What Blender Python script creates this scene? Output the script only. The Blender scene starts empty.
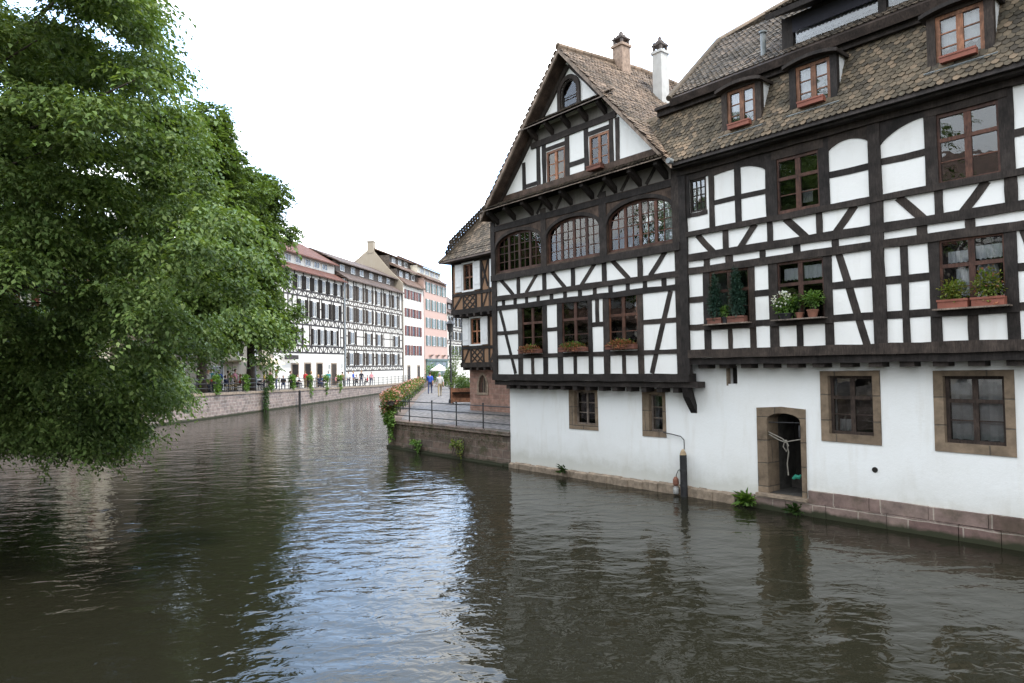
import bpy, bmesh, math, random
import numpy as np
from mathutils import Vector, Matrix
from mathutils.geometry import tessellate_polygon
random.seed(7); RNG = np.random.default_rng(11)
SC = bpy.context.scene
COL = SC.collection
R = math.radians
CAM_H = 3.3

# ------------------------------------------------------------------ materials
def new_mat(name):
    m = bpy.data.materials.new(name); m.use_nodes = True
    nt = m.node_tree; nt.nodes.clear()
    out = nt.nodes.new('ShaderNodeOutputMaterial')
    return m, nt, out
def N(nt, t, **kw):
    n = nt.nodes.new(t)
    for k, v in kw.items():
        if hasattr(n, k): setattr(n, k, v)
        else: n.inputs[k].default_value = v
    return n
def ramp(nt, stops, fac):
    r = nt.nodes.new('ShaderNodeValToRGB')
    cr = r.color_ramp
    while len(cr.elements) < len(stops): cr.elements.new(.5)
    for e, (p, c) in zip(cr.elements, stops):
        e.position = p; e.color = (*c, 1) if len(c) == 3 else c
    nt.links.new(fac, r.inputs[0]); return r.outputs[0]
def coords(nt, scale=(1, 1, 1), obj=True):
    tc = nt.nodes.new('ShaderNodeTexCoord'); mp = nt.nodes.new('ShaderNodeMapping')
    mp.inputs['Scale'].default_value = scale
    nt.links.new(tc.outputs['Object' if obj else 'Generated'], mp.inputs[0]); return mp.outputs[0]
def noise(nt, vec, scale, detail=4, rough=.6):
    n = N(nt, 'ShaderNodeTexNoise', Scale=scale, Detail=detail, Roughness=rough)
    nt.links.new(vec, n.inputs['Vector']); return n.outputs['Fac']
def mixc(nt, fac, a, b, mode='MIX'):
    m = nt.nodes.new('ShaderNodeMix'); m.data_type = 'RGBA'; m.blend_type = mode
    for s, v in ((0, fac), (6, a), (7, b)):
        if isinstance(v, (int, float)): m.inputs[s].default_value = v
        elif isinstance(v, (tuple, list)): m.inputs[s].default_value = (*v, 1)
        else: nt.links.new(v, m.inputs[s])
    return m.outputs[2]
def bsdf(nt, out, col, rough=.8, spec=.3, bump=None, bstr=.3, bdist=.02):
    b = N(nt, 'ShaderNodeBsdfPrincipled')
    if isinstance(col, tuple): b.inputs['Base Color'].default_value = (*col, 1)
    else: nt.links.new(col, b.inputs['Base Color'])
    if isinstance(rough, (int, float)): b.inputs['Roughness'].default_value = rough
    else: nt.links.new(rough, b.inputs['Roughness'])
    b.inputs['Specular IOR Level'].default_value = spec
    if bump is not None:
        bn = N(nt, 'ShaderNodeBump', Strength=bstr, Distance=bdist)
        nt.links.new(bump, bn.inputs['Height']); nt.links.new(bn.outputs[0], b.inputs['Normal'])
    nt.links.new(b.outputs[0], out.inputs[0]); return b
M = {}
def simple(name, col, rough=.7, var=.25, scale=6, bstr=.2, spec=.3, stretch=(1, 1, 1)):
    m, nt, out = new_mat(name)
    v = coords(nt, stretch)
    f = noise(nt, v, scale)
    lo = tuple(c * (1 - var) for c in col); hi = tuple(min(1, c * (1 + var)) for c in col)
    c = ramp(nt, [(.3, lo), (.7, hi)], f)
    bsdf(nt, out, c, rough, spec, noise(nt, v, scale * 5), bstr, .01)
    M[name] = m; return m
def plaster(name, col, dirt=(.45, .44, .40), amt=.35, low=0.0):
    m, nt, out = new_mat(name)
    v = coords(nt); vs = coords(nt, (2.2, 2.2, .35))
    f1 = ramp(nt, [(.45, (0, 0, 0)), (.8, (1, 1, 1))], noise(nt, v, .9, 6, .65))
    f2 = ramp(nt, [(.52, (0, 0, 0)), (.85, (1, 1, 1))], noise(nt, vs, 2.0, 5, .6))
    f3 = ramp(nt, [(.66, (0, 0, 0)), (.74, (1, 1, 1))], noise(nt, v, 7, 3, .5))
    c = mixc(nt, .18, col, f1, 'MULTIPLY')
    mm = N(nt, 'ShaderNodeMath', operation='MULTIPLY'); nt.links.new(f2, mm.inputs[0]); mm.inputs[1].default_value = amt
    c = mixc(nt, mm.outputs[0], col, dirt)
    m1 = N(nt, 'ShaderNodeMath', operation='MULTIPLY'); nt.links.new(f1, m1.inputs[0]); m1.inputs[1].default_value = amt * .5
    c = mixc(nt, m1.outputs[0], c, dirt)
    m2 = N(nt, 'ShaderNodeMath', operation='MULTIPLY'); nt.links.new(f3, m2.inputs[0]); m2.inputs[1].default_value = amt * .35
    c = mixc(nt, m2.outputs[0], c, dirt)
    if low > 0:   # damp staining close to the water line
        sx = N(nt, 'ShaderNodeSeparateXYZ'); nt.links.new(v, sx.inputs[0])
        tcw = N(nt, 'ShaderNodeNewGeometry'); sx = N(nt, 'ShaderNodeSeparateXYZ'); nt.links.new(tcw.outputs['Position'], sx.inputs[0])
        ad = N(nt, 'ShaderNodeMath', operation='MULTIPLY_ADD'); nt.links.new(noise(nt, v, 1.6, 6, .7), ad.inputs[0]); ad.inputs[1].default_value = -low
        nt.links.new(sx.outputs[2], ad.inputs[2])
        fz = ramp(nt, [(0, (.6, .6, .6)), (.3, (.22, .22, .22)), (.75, (0, 0, 0))], ad.outputs[0])
        c = mixc(nt, fz, c, (.42, .41, .35))
    bsdf(nt, out, c, .9, .15, noise(nt, v, 14, 6, .7), .35, .015)
    M[name] = m; return m
plaster('plaster_white', (.81, .81, .80), (.52, .48, .42), amt=.26)
plaster('plaster_lower', (.80, .81, .81), (.54, .50, .43), .36, .8)
plaster('plaster_cream', (.74, .70, .60), amt=.2)
plaster('plaster_beige', (.31, .27, .22), amt=.3)
plaster('plaster_pink', (.44, .31, .27), amt=.2)
plaster('plaster_ochre', (.27, .165, .105), (.2, .12, .06), .4)
plaster('plaster_far_white', (.60, .58, .54), amt=.15)
plaster('plaster_grey', (.15, .138, .128), amt=.3)
def wood(name, col, rough=.75, var=.55, spec=.25):
    m, nt, out = new_mat(name)
    v = coords(nt, (9, 9, 9)); n1 = noise(nt, coords(nt, (1.2, 1.2, 1.2)), 3)
    w = noise(nt, coords(nt, (30, 30, 5)), 1.5, 5, .7)
    lo = tuple(c * (1 - var) for c in col); hi = tuple(c * (1 + var * 1.6) for c in col)
    a = N(nt, 'ShaderNodeMath', operation='ADD'); nt.links.new(n1, a.inputs[0]); nt.links.new(w, a.inputs[1])
    hf = N(nt, 'ShaderNodeMath', operation='MULTIPLY'); nt.links.new(a.outputs[0], hf.inputs[0]); hf.inputs[1].default_value = .5
    c = ramp(nt, [(.38, lo), (.5, col), (.63, hi)], hf.outputs[0])
    oi = N(nt, 'ShaderNodeObjectInfo'); c = mixc(nt, 1.0, c, ramp(nt, [(0, (.72, .74, .78)), (.5, (1, 1, 1)), (.85, (1.25, 1.2, 1.15)), (1, (1.55, 1.45, 1.35))], oi.outputs['Random']), 'MULTIPLY')
    bsdf(nt, out, c, rough, spec, w, .5, .01); M[name] = m
wood('timber', (.026, .021, .019)); wood('timber_brown', (.045, .032, .026)); wood('wood_red', (.062, .030, .022), .55); wood('wood_red2', (.10, .045, .028), .55)
wood('wood_light', (.20, .095, .055), .55); wood('wood_grey', (.16, .13, .11)); wood('wood_far', (.034, .029, .028)); wood('wood_far_grey', (.05, .043, .039))
simple('shutter_dark', (.021, .018, .016), .8, .3, 6, .2, .06); simple('shutter_grey', (.052, .043, .037), .8, .3, 6, .2, .06); simple('shutter_red', (.13, .035, .025), .6)
simple('shutter_teal', (.085, .13, .125), .6); simple('lime_wash', (.46, .46, .45), .9, .12, 4, .4); simple('white_paint', (.72, .73, .74), .55, .08); simple('far_frame', (.62, .62, .6), .6, .1)
simple('red_box', (.23, .08, .055), .6, .2); simple('terracotta', (.21, .095, .065), .8, .25); simple('old_red_box', (.15, .065, .048), .75, .3)
simple('iron', (.03, .03, .032), .5, .3, 12); simple('zinc', (.18, .20, .21), .45, .2, 4, .1, .5); simple('rope', (.2, .185, .16), .9)
simple('buoy_white', (.32, .32, .31), .6, .6, 14); simple('net_green', (.05, .35, .25), .7); simple('soil', (.03, .022, .015), .95)
simple('interior', (.02, .018, .016), .95, .2); simple('passage', (.05, .047, .043), .9, .4, 5, .5); simple('curtain_or_reflection', (.66, .67, .70), .9, .1, 3)
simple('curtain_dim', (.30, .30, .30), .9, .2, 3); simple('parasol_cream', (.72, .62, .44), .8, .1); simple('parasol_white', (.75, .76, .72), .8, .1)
simple('tan_stone', (.34, .22, .165), .9, .3, 7, .6); simple('frame_stone', (.235, .185, .14), .9, .35, 7, .6)
simple('brick_chimney', (.29, .215, .17), .9, .35, 12, .6); simple('cap_stone', (.10, .085, .08), .9, .3, 10, .6)
simple('hanging_grass', (.10, .17, .03), .8); simple('pole_dark', (.022, .022, .024), .6, .5, 8, .4); simple('pole_top', (.36, .27, .17), .8)
simple('moss', (.055, .06, .02), .95, .5, 4, .8); simple('skin', (.45, .27, .20), .6, .1)
for nm, c in dict(cloth_blue=(.03, .08, .38), cloth_grey=(.42, .42, .42), cloth_dark=(.03, .03, .04), cloth_red=(.5, .04, .05), cloth_pink=(.6, .26, .3),
                  cloth_white=(.7, .7, .7), cloth_teal=(.05, .22, .25), cloth_khaki=(.25, .2, .12), cloth_navy=(.03, .04, .09), cloth_yellow=(.6, .42, .08),
                  hair_brown=(.05, .03, .02), hair_blond=(.32, .2, .09), hair_grey=(.3, .3, .3)).items():
    simple(nm, c, .85, .12)
def leafmat(name, cols, trans=.35, rough=.5):
    m, nt, out = new_mat(name)
    g = N(nt, 'ShaderNodeNewGeometry')
    c = ramp(nt, [(i / (len(cols) - 1), k) for i, k in enumerate(cols)], g.outputs['Random Per Island'])
    b = N(nt, 'ShaderNodeBsdfPrincipled', Roughness=rough); b.inputs['Specular IOR Level'].default_value = .2
    big = ramp(nt, [(.35, (.72, .74, .8)), (.65, (1.22, 1.18, 1.1))], noise(nt, coords(nt), 1.1, 3))
    c = mixc(nt, 1.0, c, big, 'MULTIPLY')
    nt.links.new(c, b.inputs['Base Color'])
    t = N(nt, 'ShaderNodeBsdfTranslucent')
    c2 = mixc(nt, 1.0, c, (1.5, 1.5, .6), 'MULTIPLY'); nt.links.new(c2, t.inputs[0])
    mx = N(nt, 'ShaderNodeMixShader'); mx.inputs[0].default_value = trans
    nt.links.new(b.outputs[0], mx.inputs[1]); nt.links.new(t.outputs[0], mx.inputs[2]); nt.links.new(mx.outputs[0], out.inputs[0])
    M[name] = m
leafmat('leaf_fore', [(.060, .104, .028), (.084, .138, .039), (.112, .168, .052), (.155, .208, .075)], .28)
leafmat('leaf_mid', [(.068, .112, .030), (.090, .142, .040), (.118, .168, .052)], .28)
leafmat('leaf_dark', [(.02, .05, .015), (.035, .07, .02), (.05, .09, .03)])
leafmat('leaf_bright', [(.07, .15, .03), (.11, .2, .05), (.15, .25, .07)])
leafmat('leaf_conifer', [(.02, .05, .035), (.03, .07, .05), (.04, .08, .055)], .1)
leafmat('leaf_yellow', [(.10, .17, .03), (.17, .22, .05), (.22, .2, .05)])
leafmat('flower_orange', [(.30, .11, .06), (.36, .16, .085), (.22, .085, .05), (.12, .14, .05)], .2)
leafmat('flower_pink', [(.45, .16, .16), (.52, .28, .25), (.38, .09, .09), (.5, .33, .26)], .2)
leafmat('flower_white', [(.6, .6, .55), (.7, .7, .68), (.5, .55, .4)], .2)
simple('bark', (.05, .04, .032), .95, .4, 8, .8, stretch=(1, 1, .3))

def tilemat(name, stops):
    m, nt, out = new_mat(name)
    g = N(nt, 'ShaderNodeNewGeometry')
    c = ramp(nt, stops, g.outputs['Random Per Island'])
    v = coords(nt); f = ramp(nt, [(.32, (.42, .44, .40)), (.5, (.85, .85, .83)), (.7, (1.25, 1.2, 1.15))], noise(nt, v, .8, 7, .75))
    c = mixc(nt, 1.0, c, f, 'MULTIPLY')
    l = ramp(nt, [(.6, (0, 0, 0)), (.72, (1, 1, 1))], noise(nt, v, 9, 4, .6))
    ml = N(nt, 'ShaderNodeMath', operation='MULTIPLY'); nt.links.new(l, ml.inputs[0]); ml.inputs[1].default_value = .4
    c = mixc(nt, ml.outputs[0], c, (.22, .21, .16))
    bsdf(nt, out, c, .85, .25, noise(nt, v, 40, 3), .3, .004); M[name] = m
tilemat('tile_tan', [(0, (.10, .075, .058)), (.3, (.175, .13, .10)), (.6, (.215, .16, .122)), (.85, (.27, .20, .15)), (1, (.13, .105, .085))])
tilemat('tile_brown', [(0, (.055, .047, .038)), (.35, (.105, .085, .062)), (.7, (.145, .115, .082)), (.92, (.21, .155, .108)), (1, (.08, .072, .058))])
tilemat('tile_grey', [(0, (.055, .047, .04)), (.4, (.10, .083, .068)), (.8, (.15, .12, .095)), (1, (.20, .155, .12))])
def courseroof(name, col, col2, sx=5, sz=8):
    m, nt, out = new_mat(name)
    tc = N(nt, 'ShaderNodeTexCoord'); sx_ = N(nt, 'ShaderNodeSeparateXYZ'); nt.links.new(tc.outputs['Object'], sx_.inputs[0])
    cb = N(nt, 'ShaderNodeCombineXYZ'); nt.links.new(sx_.outputs[0], cb.inputs[0]); nt.links.new(sx_.outputs[2], cb.inputs[1])
    b = N(nt, 'ShaderNodeTexBrick', Scale=1.0); b.inputs['Brick Width'].default_value = .3; b.inputs['Row Height'].default_value = .16
    b.inputs['Mortar Size'].default_value = .02; b.inputs['Color1'].default_value = (*col, 1); b.inputs['Color2'].default_value = (*col2, 1)
    b.inputs['Mortar'].default_value = (*(c * .45 for c in col), 1); nt.links.new(cb.outputs[0], b.inputs[0])
    f = ramp(nt, [(.3, (.6, .6, .6)), (.7, (1.2, 1.2, 1.2))], noise(nt, tc.outputs['Object'], .6, 6, .7))
    bsdf(nt, out, mixc(nt, 1.0, b.outputs[0], f, 'MULTIPLY'), .85, .25, b.outputs[1], .4, -.02); M[name] = m
courseroof('roof_red', (.155, .068, .048), (.12, .055, .042)); courseroof('roof_grey', (.10, .074, .062), (.14, .10, .085)); courseroof('roof_brown', (.14, .09, .068), (.175, .115, .088))
def stonework(name, c1, c2, mortar, bw, rh, moss=0., axis='x', wet=True):
    m, nt, out = new_mat(name)
    tc = N(nt, 'ShaderNodeTexCoord'); sp = N(nt, 'ShaderNodeSeparateXYZ'); nt.links.new(tc.outputs['Object'], sp.inputs[0])
    ad = N(nt, 'ShaderNodeMath', operation='ADD'); nt.links.new(sp.outputs[0], ad.inputs[0]); nt.links.new(sp.outputs[1], ad.inputs[1])
    cb = N(nt, 'ShaderNodeCombineXYZ'); nt.links.new(ad.outputs[0], cb.inputs[0]); nt.links.new(sp.outputs[2], cb.inputs[1])
    dz = N(nt, 'ShaderNodeTexNoise', Scale=2.0, Detail=2.0); nt.links.new(tc.outputs['Object'], dz.inputs['Vector'])
    wob = mixc(nt, .06, cb.outputs[0], dz.outputs['Color'], 'ADD')
    b = N(nt, 'ShaderNodeTexBrick', Scale=1.0); b.inputs['Brick Width'].default_value = bw; b.inputs['Row Height'].default_value = rh
    b.inputs['Mortar Size'].default_value = .016; b.inputs['Mortar Smooth'].default_value = .4
    b.inputs['Color1'].default_value = (*c1, 1); b.inputs['Color2'].default_value = (*c2, 1); b.inputs['Mortar'].default_value = (*mortar, 1)
    nt.links.new(wob, b.inputs[0])
    v = tc.outputs['Object']
    f = ramp(nt, [(.3, (.55, .55, .55)), (.7, (1.25, 1.22, 1.2))], noise(nt, v, 3.5, 6, .7))
    c = mixc(nt, 1.0, b.outputs[0], f, 'MULTIPLY')
    if moss:
        fm = ramp(nt, [(.5, (0, 0, 0)), (.62, (1, 1, 1))], noise(nt, v, 1.3, 6, .75))
        mm = N(nt, 'ShaderNodeMath', operation='MULTIPLY'); nt.links.new(fm, mm.inputs[0]); mm.inputs[1].default_value = moss
        c = mixc(nt, mm.outputs[0], c, (.045, .05, .022))
    if wet:   # weed and damp just above the water
        ad2 = N(nt, 'ShaderNodeMath', operation='MULTIPLY_ADD'); nt.links.new(noise(nt, v, 3, 4), ad2.inputs[0]); ad2.inputs[1].default_value = -.16
        nt.links.new(sp.outputs[2], ad2.inputs[2])
        fz = ramp(nt, [(0, (1, 1, 1)), (.07, (0, 0, 0))], ad2.outputs[0])
        c = mixc(nt, fz, c, (.035, .038, .022))
    bsdf(nt, out, c, .9, .2, b.outputs[1], .6, -.02); M[name] = m
stonework('quay_stone', (.29, .23, .205), (.19, .155, .145), (.38, .35, .32), .5, .24, .25)
stonework('terrace_stone', (.20, .145, .12), (.13, .105, .09), (.22, .19, .16), .6, .27, .75)
stonework('plinth_stone', (.235, .18, .16), (.165, .108, .10), (.36, .31, .27), .92, .29, .35)
stonework('frame_blocks', (.235, .18, .13), (.18, .138, .10), (.12, .10, .08), .9, .52, .1, wet=False)
stonework('pink_sandstone', (.33, .20, .16), (.26, .165, .135), (.30, .22, .18), .5, .25, .1, wet=False)
def cobbles(name, c1, c2):
    m, nt, out = new_mat(name)
    v = coords(nt); vo = N(nt, 'ShaderNodeTexVoronoi', Scale=6.0); nt.links.new(v, vo.inputs['Vector'])
    c = ramp(nt, [(.0, c1), (1, c2)], noise(nt, vo.outputs['Position'], 9, 1))
    e = ramp(nt, [(.35, (1, 1, 1)), (.6, (.45, .45, .45))], vo.outputs['Distance'])
    f = ramp(nt, [(.3, (.7, .7, .7)), (.7, (1.15, 1.15, 1.15))], noise(nt, v, .5, 5))
    c = mixc(nt, 1.0, mixc(nt, 1.0, c, e, 'MULTIPLY'), f, 'MULTIPLY')
    bsdf(nt, out, c, .8, .3, vo.outputs['Distance'], .5, -.03); M[name] = m
cobbles('cobbles', (.14, .125, .115), (.23, .205, .19)); cobbles('quay_paving', (.24, .21, .19), (.3, .27, .25))
simple('riverbed', (.04, .035, .025), .95); simple('land', (.12, .13, .08), .95, .4, .05)
def glassmat(name, refl=1.0, tint=(.9, .92, .93)):
    m, nt, out = new_mat(name)
    fr = N(nt, 'ShaderNodeFresnel', IOR=1.55)
    v = coords(nt); bn = N(nt, 'ShaderNodeBump', Strength=.12, Distance=.02); nt.links.new(noise(nt, v, 2.2, 2), bn.inputs['Height'])
    ml = N(nt, 'ShaderNodeMath', operation='MULTIPLY'); ml.inputs[1].default_value = 1.45 * refl; ml.use_clamp = True
    nt.links.new(fr.outputs[0], ml.inputs[0])
    t = N(nt, 'ShaderNodeBsdfTransparent'); t.inputs[0].default_value = (*tint, 1)
    g = N(nt, 'ShaderNodeBsdfGlossy', Roughness=.01); nt.links.new(bn.outputs[0], g.inputs['Normal'])
    mx = N(nt, 'ShaderNodeMixShader'); nt.links.new(ml.outputs[0], mx.inputs[0]); nt.links.new(t.outputs[0], mx.inputs[1]); nt.links.new(g.outputs[0], mx.inputs[2])
    nt.links.new(mx.outputs[0], out.inputs[0]); M[name] = m
glassmat('glass')
def farglass():
    m, nt, out = new_mat('far_glass'); b = bsdf(nt, out, (.05, .052, .055), .2, .35); M['far_glass'] = m
farglass()
def watermat():
    m, nt, out = new_mat('water')
    tc = N(nt, 'ShaderNodeTexCoord')
    def layer(sx, sy, rz, scale, detail, rough):
        mp = N(nt, 'ShaderNodeMapping'); mp.inputs['Scale'].default_value = (sx, sy, 1); mp.inputs['Rotation'].default_value = (0, 0, rz)
        nt.links.new(tc.outputs['Object'], mp.inputs[0]); n = N(nt, 'ShaderNodeTexNoise', Scale=scale, Detail=detail, Roughness=rough, Distortion=.6)
        nt.links.new(mp.outputs[0], n.inputs['Vector']); return n.outputs['Fac']
    a = layer(1, 1.7, .25, 1.1, 1.5, .4); b_ = layer(1, 1.4, -.5, 4.2, 2.5, .5)
    am = N(nt, 'ShaderNodeMath', operation='MULTIPLY'); nt.links.new(a, am.inputs[0]); am.inputs[1].default_value = 1.0
    bm = N(nt, 'ShaderNodeMath', operation='MULTIPLY'); nt.links.new(b_, bm.inputs[0]); bm.inputs[1].default_value = .36
    s = N(nt, 'ShaderNodeMath', operation='ADD'); nt.links.new(am.outputs[0], s.inputs[0]); nt.links.new(bm.outputs[0], s.inputs[1])
    # calmer and livelier patches of the surface
    pt = ramp(nt, [(.35, (.45, .45, .45)), (.65, (1, 1, 1))], layer(1, 1, 0, .12, 3, .5))
    s2 = N(nt, 'ShaderNodeMath', operation='MULTIPLY'); nt.links.new(s.outputs[0], s2.inputs[0]); nt.links.new(pt, s2.inputs[1])
    bs = bsdf(nt, out, (.013, .0125, .008), .03, .5, s2.outputs[0], 1.0, .042)
    bs.inputs['IOR'].default_value = 1.25; bs.inputs['Specular IOR Level'].default_value = .4
    M['water'] = m
watermat()

# ------------------------------------------------------------------ mesh building
class Frame:
    """local axes: u along a facade, n outward from it, z up"""
    def __init__(s, ox, oy, dx, dy):
        l = math.hypot(dx, dy); s.o = (ox, oy); s.d = (dx / l, dy / l); s.ang = math.atan2(dy, dx); s.nn = (s.d[1], -s.d[0])
    def world(s, u, n, z=0): return Vector((s.o[0] + s.d[0] * u + s.nn[0] * n, s.o[1] + s.d[1] * u + s.nn[1] * n, z))
F0 = Frame(0, 0, 1, 0)                     # u = x, n = -y
FA = Frame(-.10, 22.33, .64, -.768)        # the big facade on the right bank
FL = Frame(-23.6, 68, .218, .976)          # the row of far houses on the left bank
INFO = {}
def tag(o, label, cat, group=None, kind=None):
    if label: o['label'] = label
    if cat: o['category'] = cat
    if group: o['group'] = group
    if kind: o['kind'] = kind
    return o
def thing(name, label, cat, fr, base=(0, 0, 0), group=None, kind=None):
    o = bpy.data.objects.new(name, None); COL.objects.link(o)
    o.location = fr.world(*base); o.rotation_euler = (0, 0, fr.ang); o.empty_display_size = .3
    INFO[o] = base
    return tag(o, label, cat, group, kind)
def base_of(p): return INFO[p]
class MB:
    def __init__(s): s.v = []; s.f = []; s.m = []
    def add(s, vs, fs, mi=0):
        k = len(s.v); s.v += [tuple(p) for p in vs]; s.f += [tuple(i + k for i in f) for f in fs]; s.m += [mi] * len(fs); return s
    def box(s, u0, u1, n0, n1, z0, z1, mi=0):
        return s.add([(u, n, z) for u in (u0, u1) for n in (n0, n1) for z in (z0, z1)],
                     [(0, 1, 3, 2), (4, 6, 7, 5), (0, 4, 5, 1), (2, 3, 7, 6), (0, 2, 6, 4), (1, 5, 7, 3)], mi)
    def prism(s, poly, n0, n1, mi=0):       # poly of (u,z)
        k = len(poly)
        return s.add([(u, n0, z) for u, z in poly] + [(u, n1, z) for u, z in poly],
                     [tuple(range(k)), tuple(range(2 * k - 1, k - 1, -1))] + [(i, (i + 1) % k, k + (i + 1) % k, k + i) for i in range(k)], mi)
    def prism_u(s, poly, u0, u1, mi=0):     # poly of (n,z), extruded along u
        k = len(poly)
        return s.add([(u0, n, z) for n, z in poly] + [(u1, n, z) for n, z in poly],
                     [tuple(range(k)), tuple(range(2 * k - 1, k - 1, -1))] + [(i, (i + 1) % k, k + (i + 1) % k, k + i) for i in range(k)], mi)
    def prism_z(s, poly, z0, z1, mi=0):     # poly of (u,n)
        k = len(poly)
        zf0 = z0 if callable(z0) else (lambda u, n: z0); zf1 = z1 if callable(z1) else (lambda u, n: z1)
        return s.add([(u, n, zf0(u, n)) for u, n in poly] + [(u, n, zf1(u, n)) for u, n in poly],
                     [tuple(range(k)), tuple(range(2 * k - 1, k - 1, -1))] + [(i, (i + 1) % k, k + (i + 1) % k, k + i) for i in range(k)], mi)
    def tube(s, pts, r, seg=8, mi=0):
        P = [Vector(p) for p in pts]; rs = r if isinstance(r, (list, tuple)) else [r] * len(P)
        vs = []; fs = []
        ref = Vector((.13, .31, 1)) if abs((P[-1] - P[0]).normalized().z) < .9 else Vector((1, .2, .1))
        for i, p in enumerate(P):
            t = (P[min(i + 1, len(P) - 1)] - P[max(i - 1, 0)]).normalized()
            a = t.cross(ref).normalized(); b = t.cross(a)
            for j in range(seg):
                q = 2 * math.pi * j / seg; vs.append(p + (a * math.cos(q) + b * math.sin(q)) * rs[i])
        for i in range(len(P) - 1):
            for j in range(seg):
                fs.append((i * seg + j, i * seg + (j + 1) % seg, (i + 1) * seg + (j + 1) % seg, (i + 1) * seg + j))
        fs.append(tuple(range(seg))); fs.append(tuple((len(P) - 1) * seg + j for j in range(seg))[::-1])
        return s.add(vs, fs, mi)
    def lathe(s, c, prof, seg=16, mi=0, sq=False):    # prof of (r,z) around vertical axis at c
        vs = []; fs = []
        for r, z in prof:
            for j in range(seg):
                q = 2 * math.pi * (j + (.5 if sq else 0)) / seg; vs.append((c[0] + r * math.cos(q), c[1] + r * math.sin(q), c[2] + z))
        k = len(prof)
        for i in range(k - 1):
            for j in range(seg): fs.append((i * seg + j, i * seg + (j + 1) % seg, (i + 1) * seg + (j + 1) % seg, (i + 1) * seg + j))
        fs.append(tuple(range(seg))); fs.append(tuple((k - 1) * seg + j for j in range(seg)))
        return s.add(vs, fs, mi)
    def wall(s, outer, holes, n0, n1, mi=0):
        """slab between n0 (front) and n1 (back) in the (u,z) plane, with through holes"""
        loops = [outer] + list(holes)
        tri = tessellate_polygon([[Vector((u, z, 0)) for u, z in l] for l in loops])
        flat = [p for l in loops for p in l]; k = len(flat)
        s.add([(u, n0, z) for u, z in flat] + [(u, n1, z) for u, z in flat],
              [tuple(t) for t in tri] + [tuple(i + k for i in t[::-1]) for t in tri], mi)
        b = 0; fs = []
        for l in loops:
            q = len(l); fs += [(b + i, b + (i + 1) % q, b + (i + 1) % q + k, b + i + k) for i in range(q)]; b += q
        s.f += [tuple(i + len(s.v) - 2 * k for i in f) for f in fs]; s.m += [mi] * len(fs); return s
    def build(s, name, mats, parent=None, fr=None, base=(0, 0, 0), recalc=True, smooth=False):
        if parent is not None: base = INFO[parent]
        me = bpy.data.meshes.new(name)
        me.from_pydata([(u - base[0], -(n - base[1]), z - base[2]) for u, n, z in s.v], [], s.f)
        if isinstance(mats, str): mats = [mats]
        for k in mats: me.materials.append(M[k])
        if len(mats) > 1: me.polygons.foreach_set('material_index', s.m)
        if recalc:
            bm = bmesh.new(); bm.from_mesh(me); bmesh.ops.recalc_face_normals(bm, faces=bm.faces); bm.to_mesh(me); bm.free()
        if smooth: me.polygons.foreach_set('use_smooth', [True] * len(me.polygons))
        me.update()
        o = bpy.data.objects.new(name, me); COL.objects.link(o)
        if parent is not None: o.parent = parent
        else: o.location = fr.world(*base); o.rotation_euler = (0, 0, fr.ang)
        INFO[o] = base; return o
def np_object(name, V, faces_n, mat, parent=None, fr=None, base=(0, 0, 0), per=4):
    """fast mesh: V (k*per,3) in u,n,z ; faces of `per` vertices each"""
    if parent is not None: base = INFO[parent]
    V = np.asarray(V, float); W = np.stack([V[:, 0] - base[0], -(V[:, 1] - base[1]), V[:, 2] - base[2]], 1)
    me = bpy.data.meshes.new(name); nf = len(W) // per
    me.vertices.add(len(W)); me.vertices.foreach_set('co', W.astype(np.float32).ravel())
    me.loops.add(len(W)); me.loops.foreach_set('vertex_index', np.arange(len(W), dtype=np.int32))
    me.polygons.add(nf); me.polygons.foreach_set('loop_start', np.arange(0, len(W), per, dtype=np.int32))
    try: me.polygons.foreach_set('loop_total', np.full(nf, per, dtype=np.int32))
    except Exception: pass
    me.materials.append(M[mat]); me.update(calc_edges=True); me.validate()
    o = bpy.data.objects.new(name, me); COL.objects.link(o)
    if parent is not None: o.parent = parent
    else: o.location = fr.world(*base); o.rotation_euler = (0, 0, fr.ang)
    INFO[o] = base; return o
def unit(a): return a / np.maximum(np.linalg.norm(a, axis=1, keepdims=True), 1e-9)
LEAF_TILT = .3
def leaf_verts(P, A, size, asp=.5):
    """leaf-shaped quads at P, along A"""
    k = len(P); A = unit(A); S = unit(np.cross(A, unit(RNG.normal(size=(k, 3)) * LEAF_TILT + np.array([0, 0, 1]))))
    Nn = np.cross(S, A); L = np.asarray(size).reshape(-1, 1) * np.ones((k, 1))
    b = P; t = P + A * L - Nn * L * .12; m = P + A * L * .45 + Nn * L * .10
    return np.stack([b, m + S * L * asp * .5, t, m - S * L * asp * .5], 1).reshape(-1, 3)
def blob_points(c, r, k, shell=.55):
    d = unit(RNG.normal(size=(k, 3))); q = shell + (1 - shell) * RNG.random((k, 1)); return np.array(c) + d * q * np.array(r), d
def leaf_blob(c, r, k, size, shell=.4, asp=.55):
    P, d = blob_points(c, r, k, shell); A = d + RNG.normal(size=(k, 3)) * .6 + np.array([0, 0, .1])
    return leaf_verts(P, A, size * (.7 + .6 * RNG.random(k)), asp)

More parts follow.
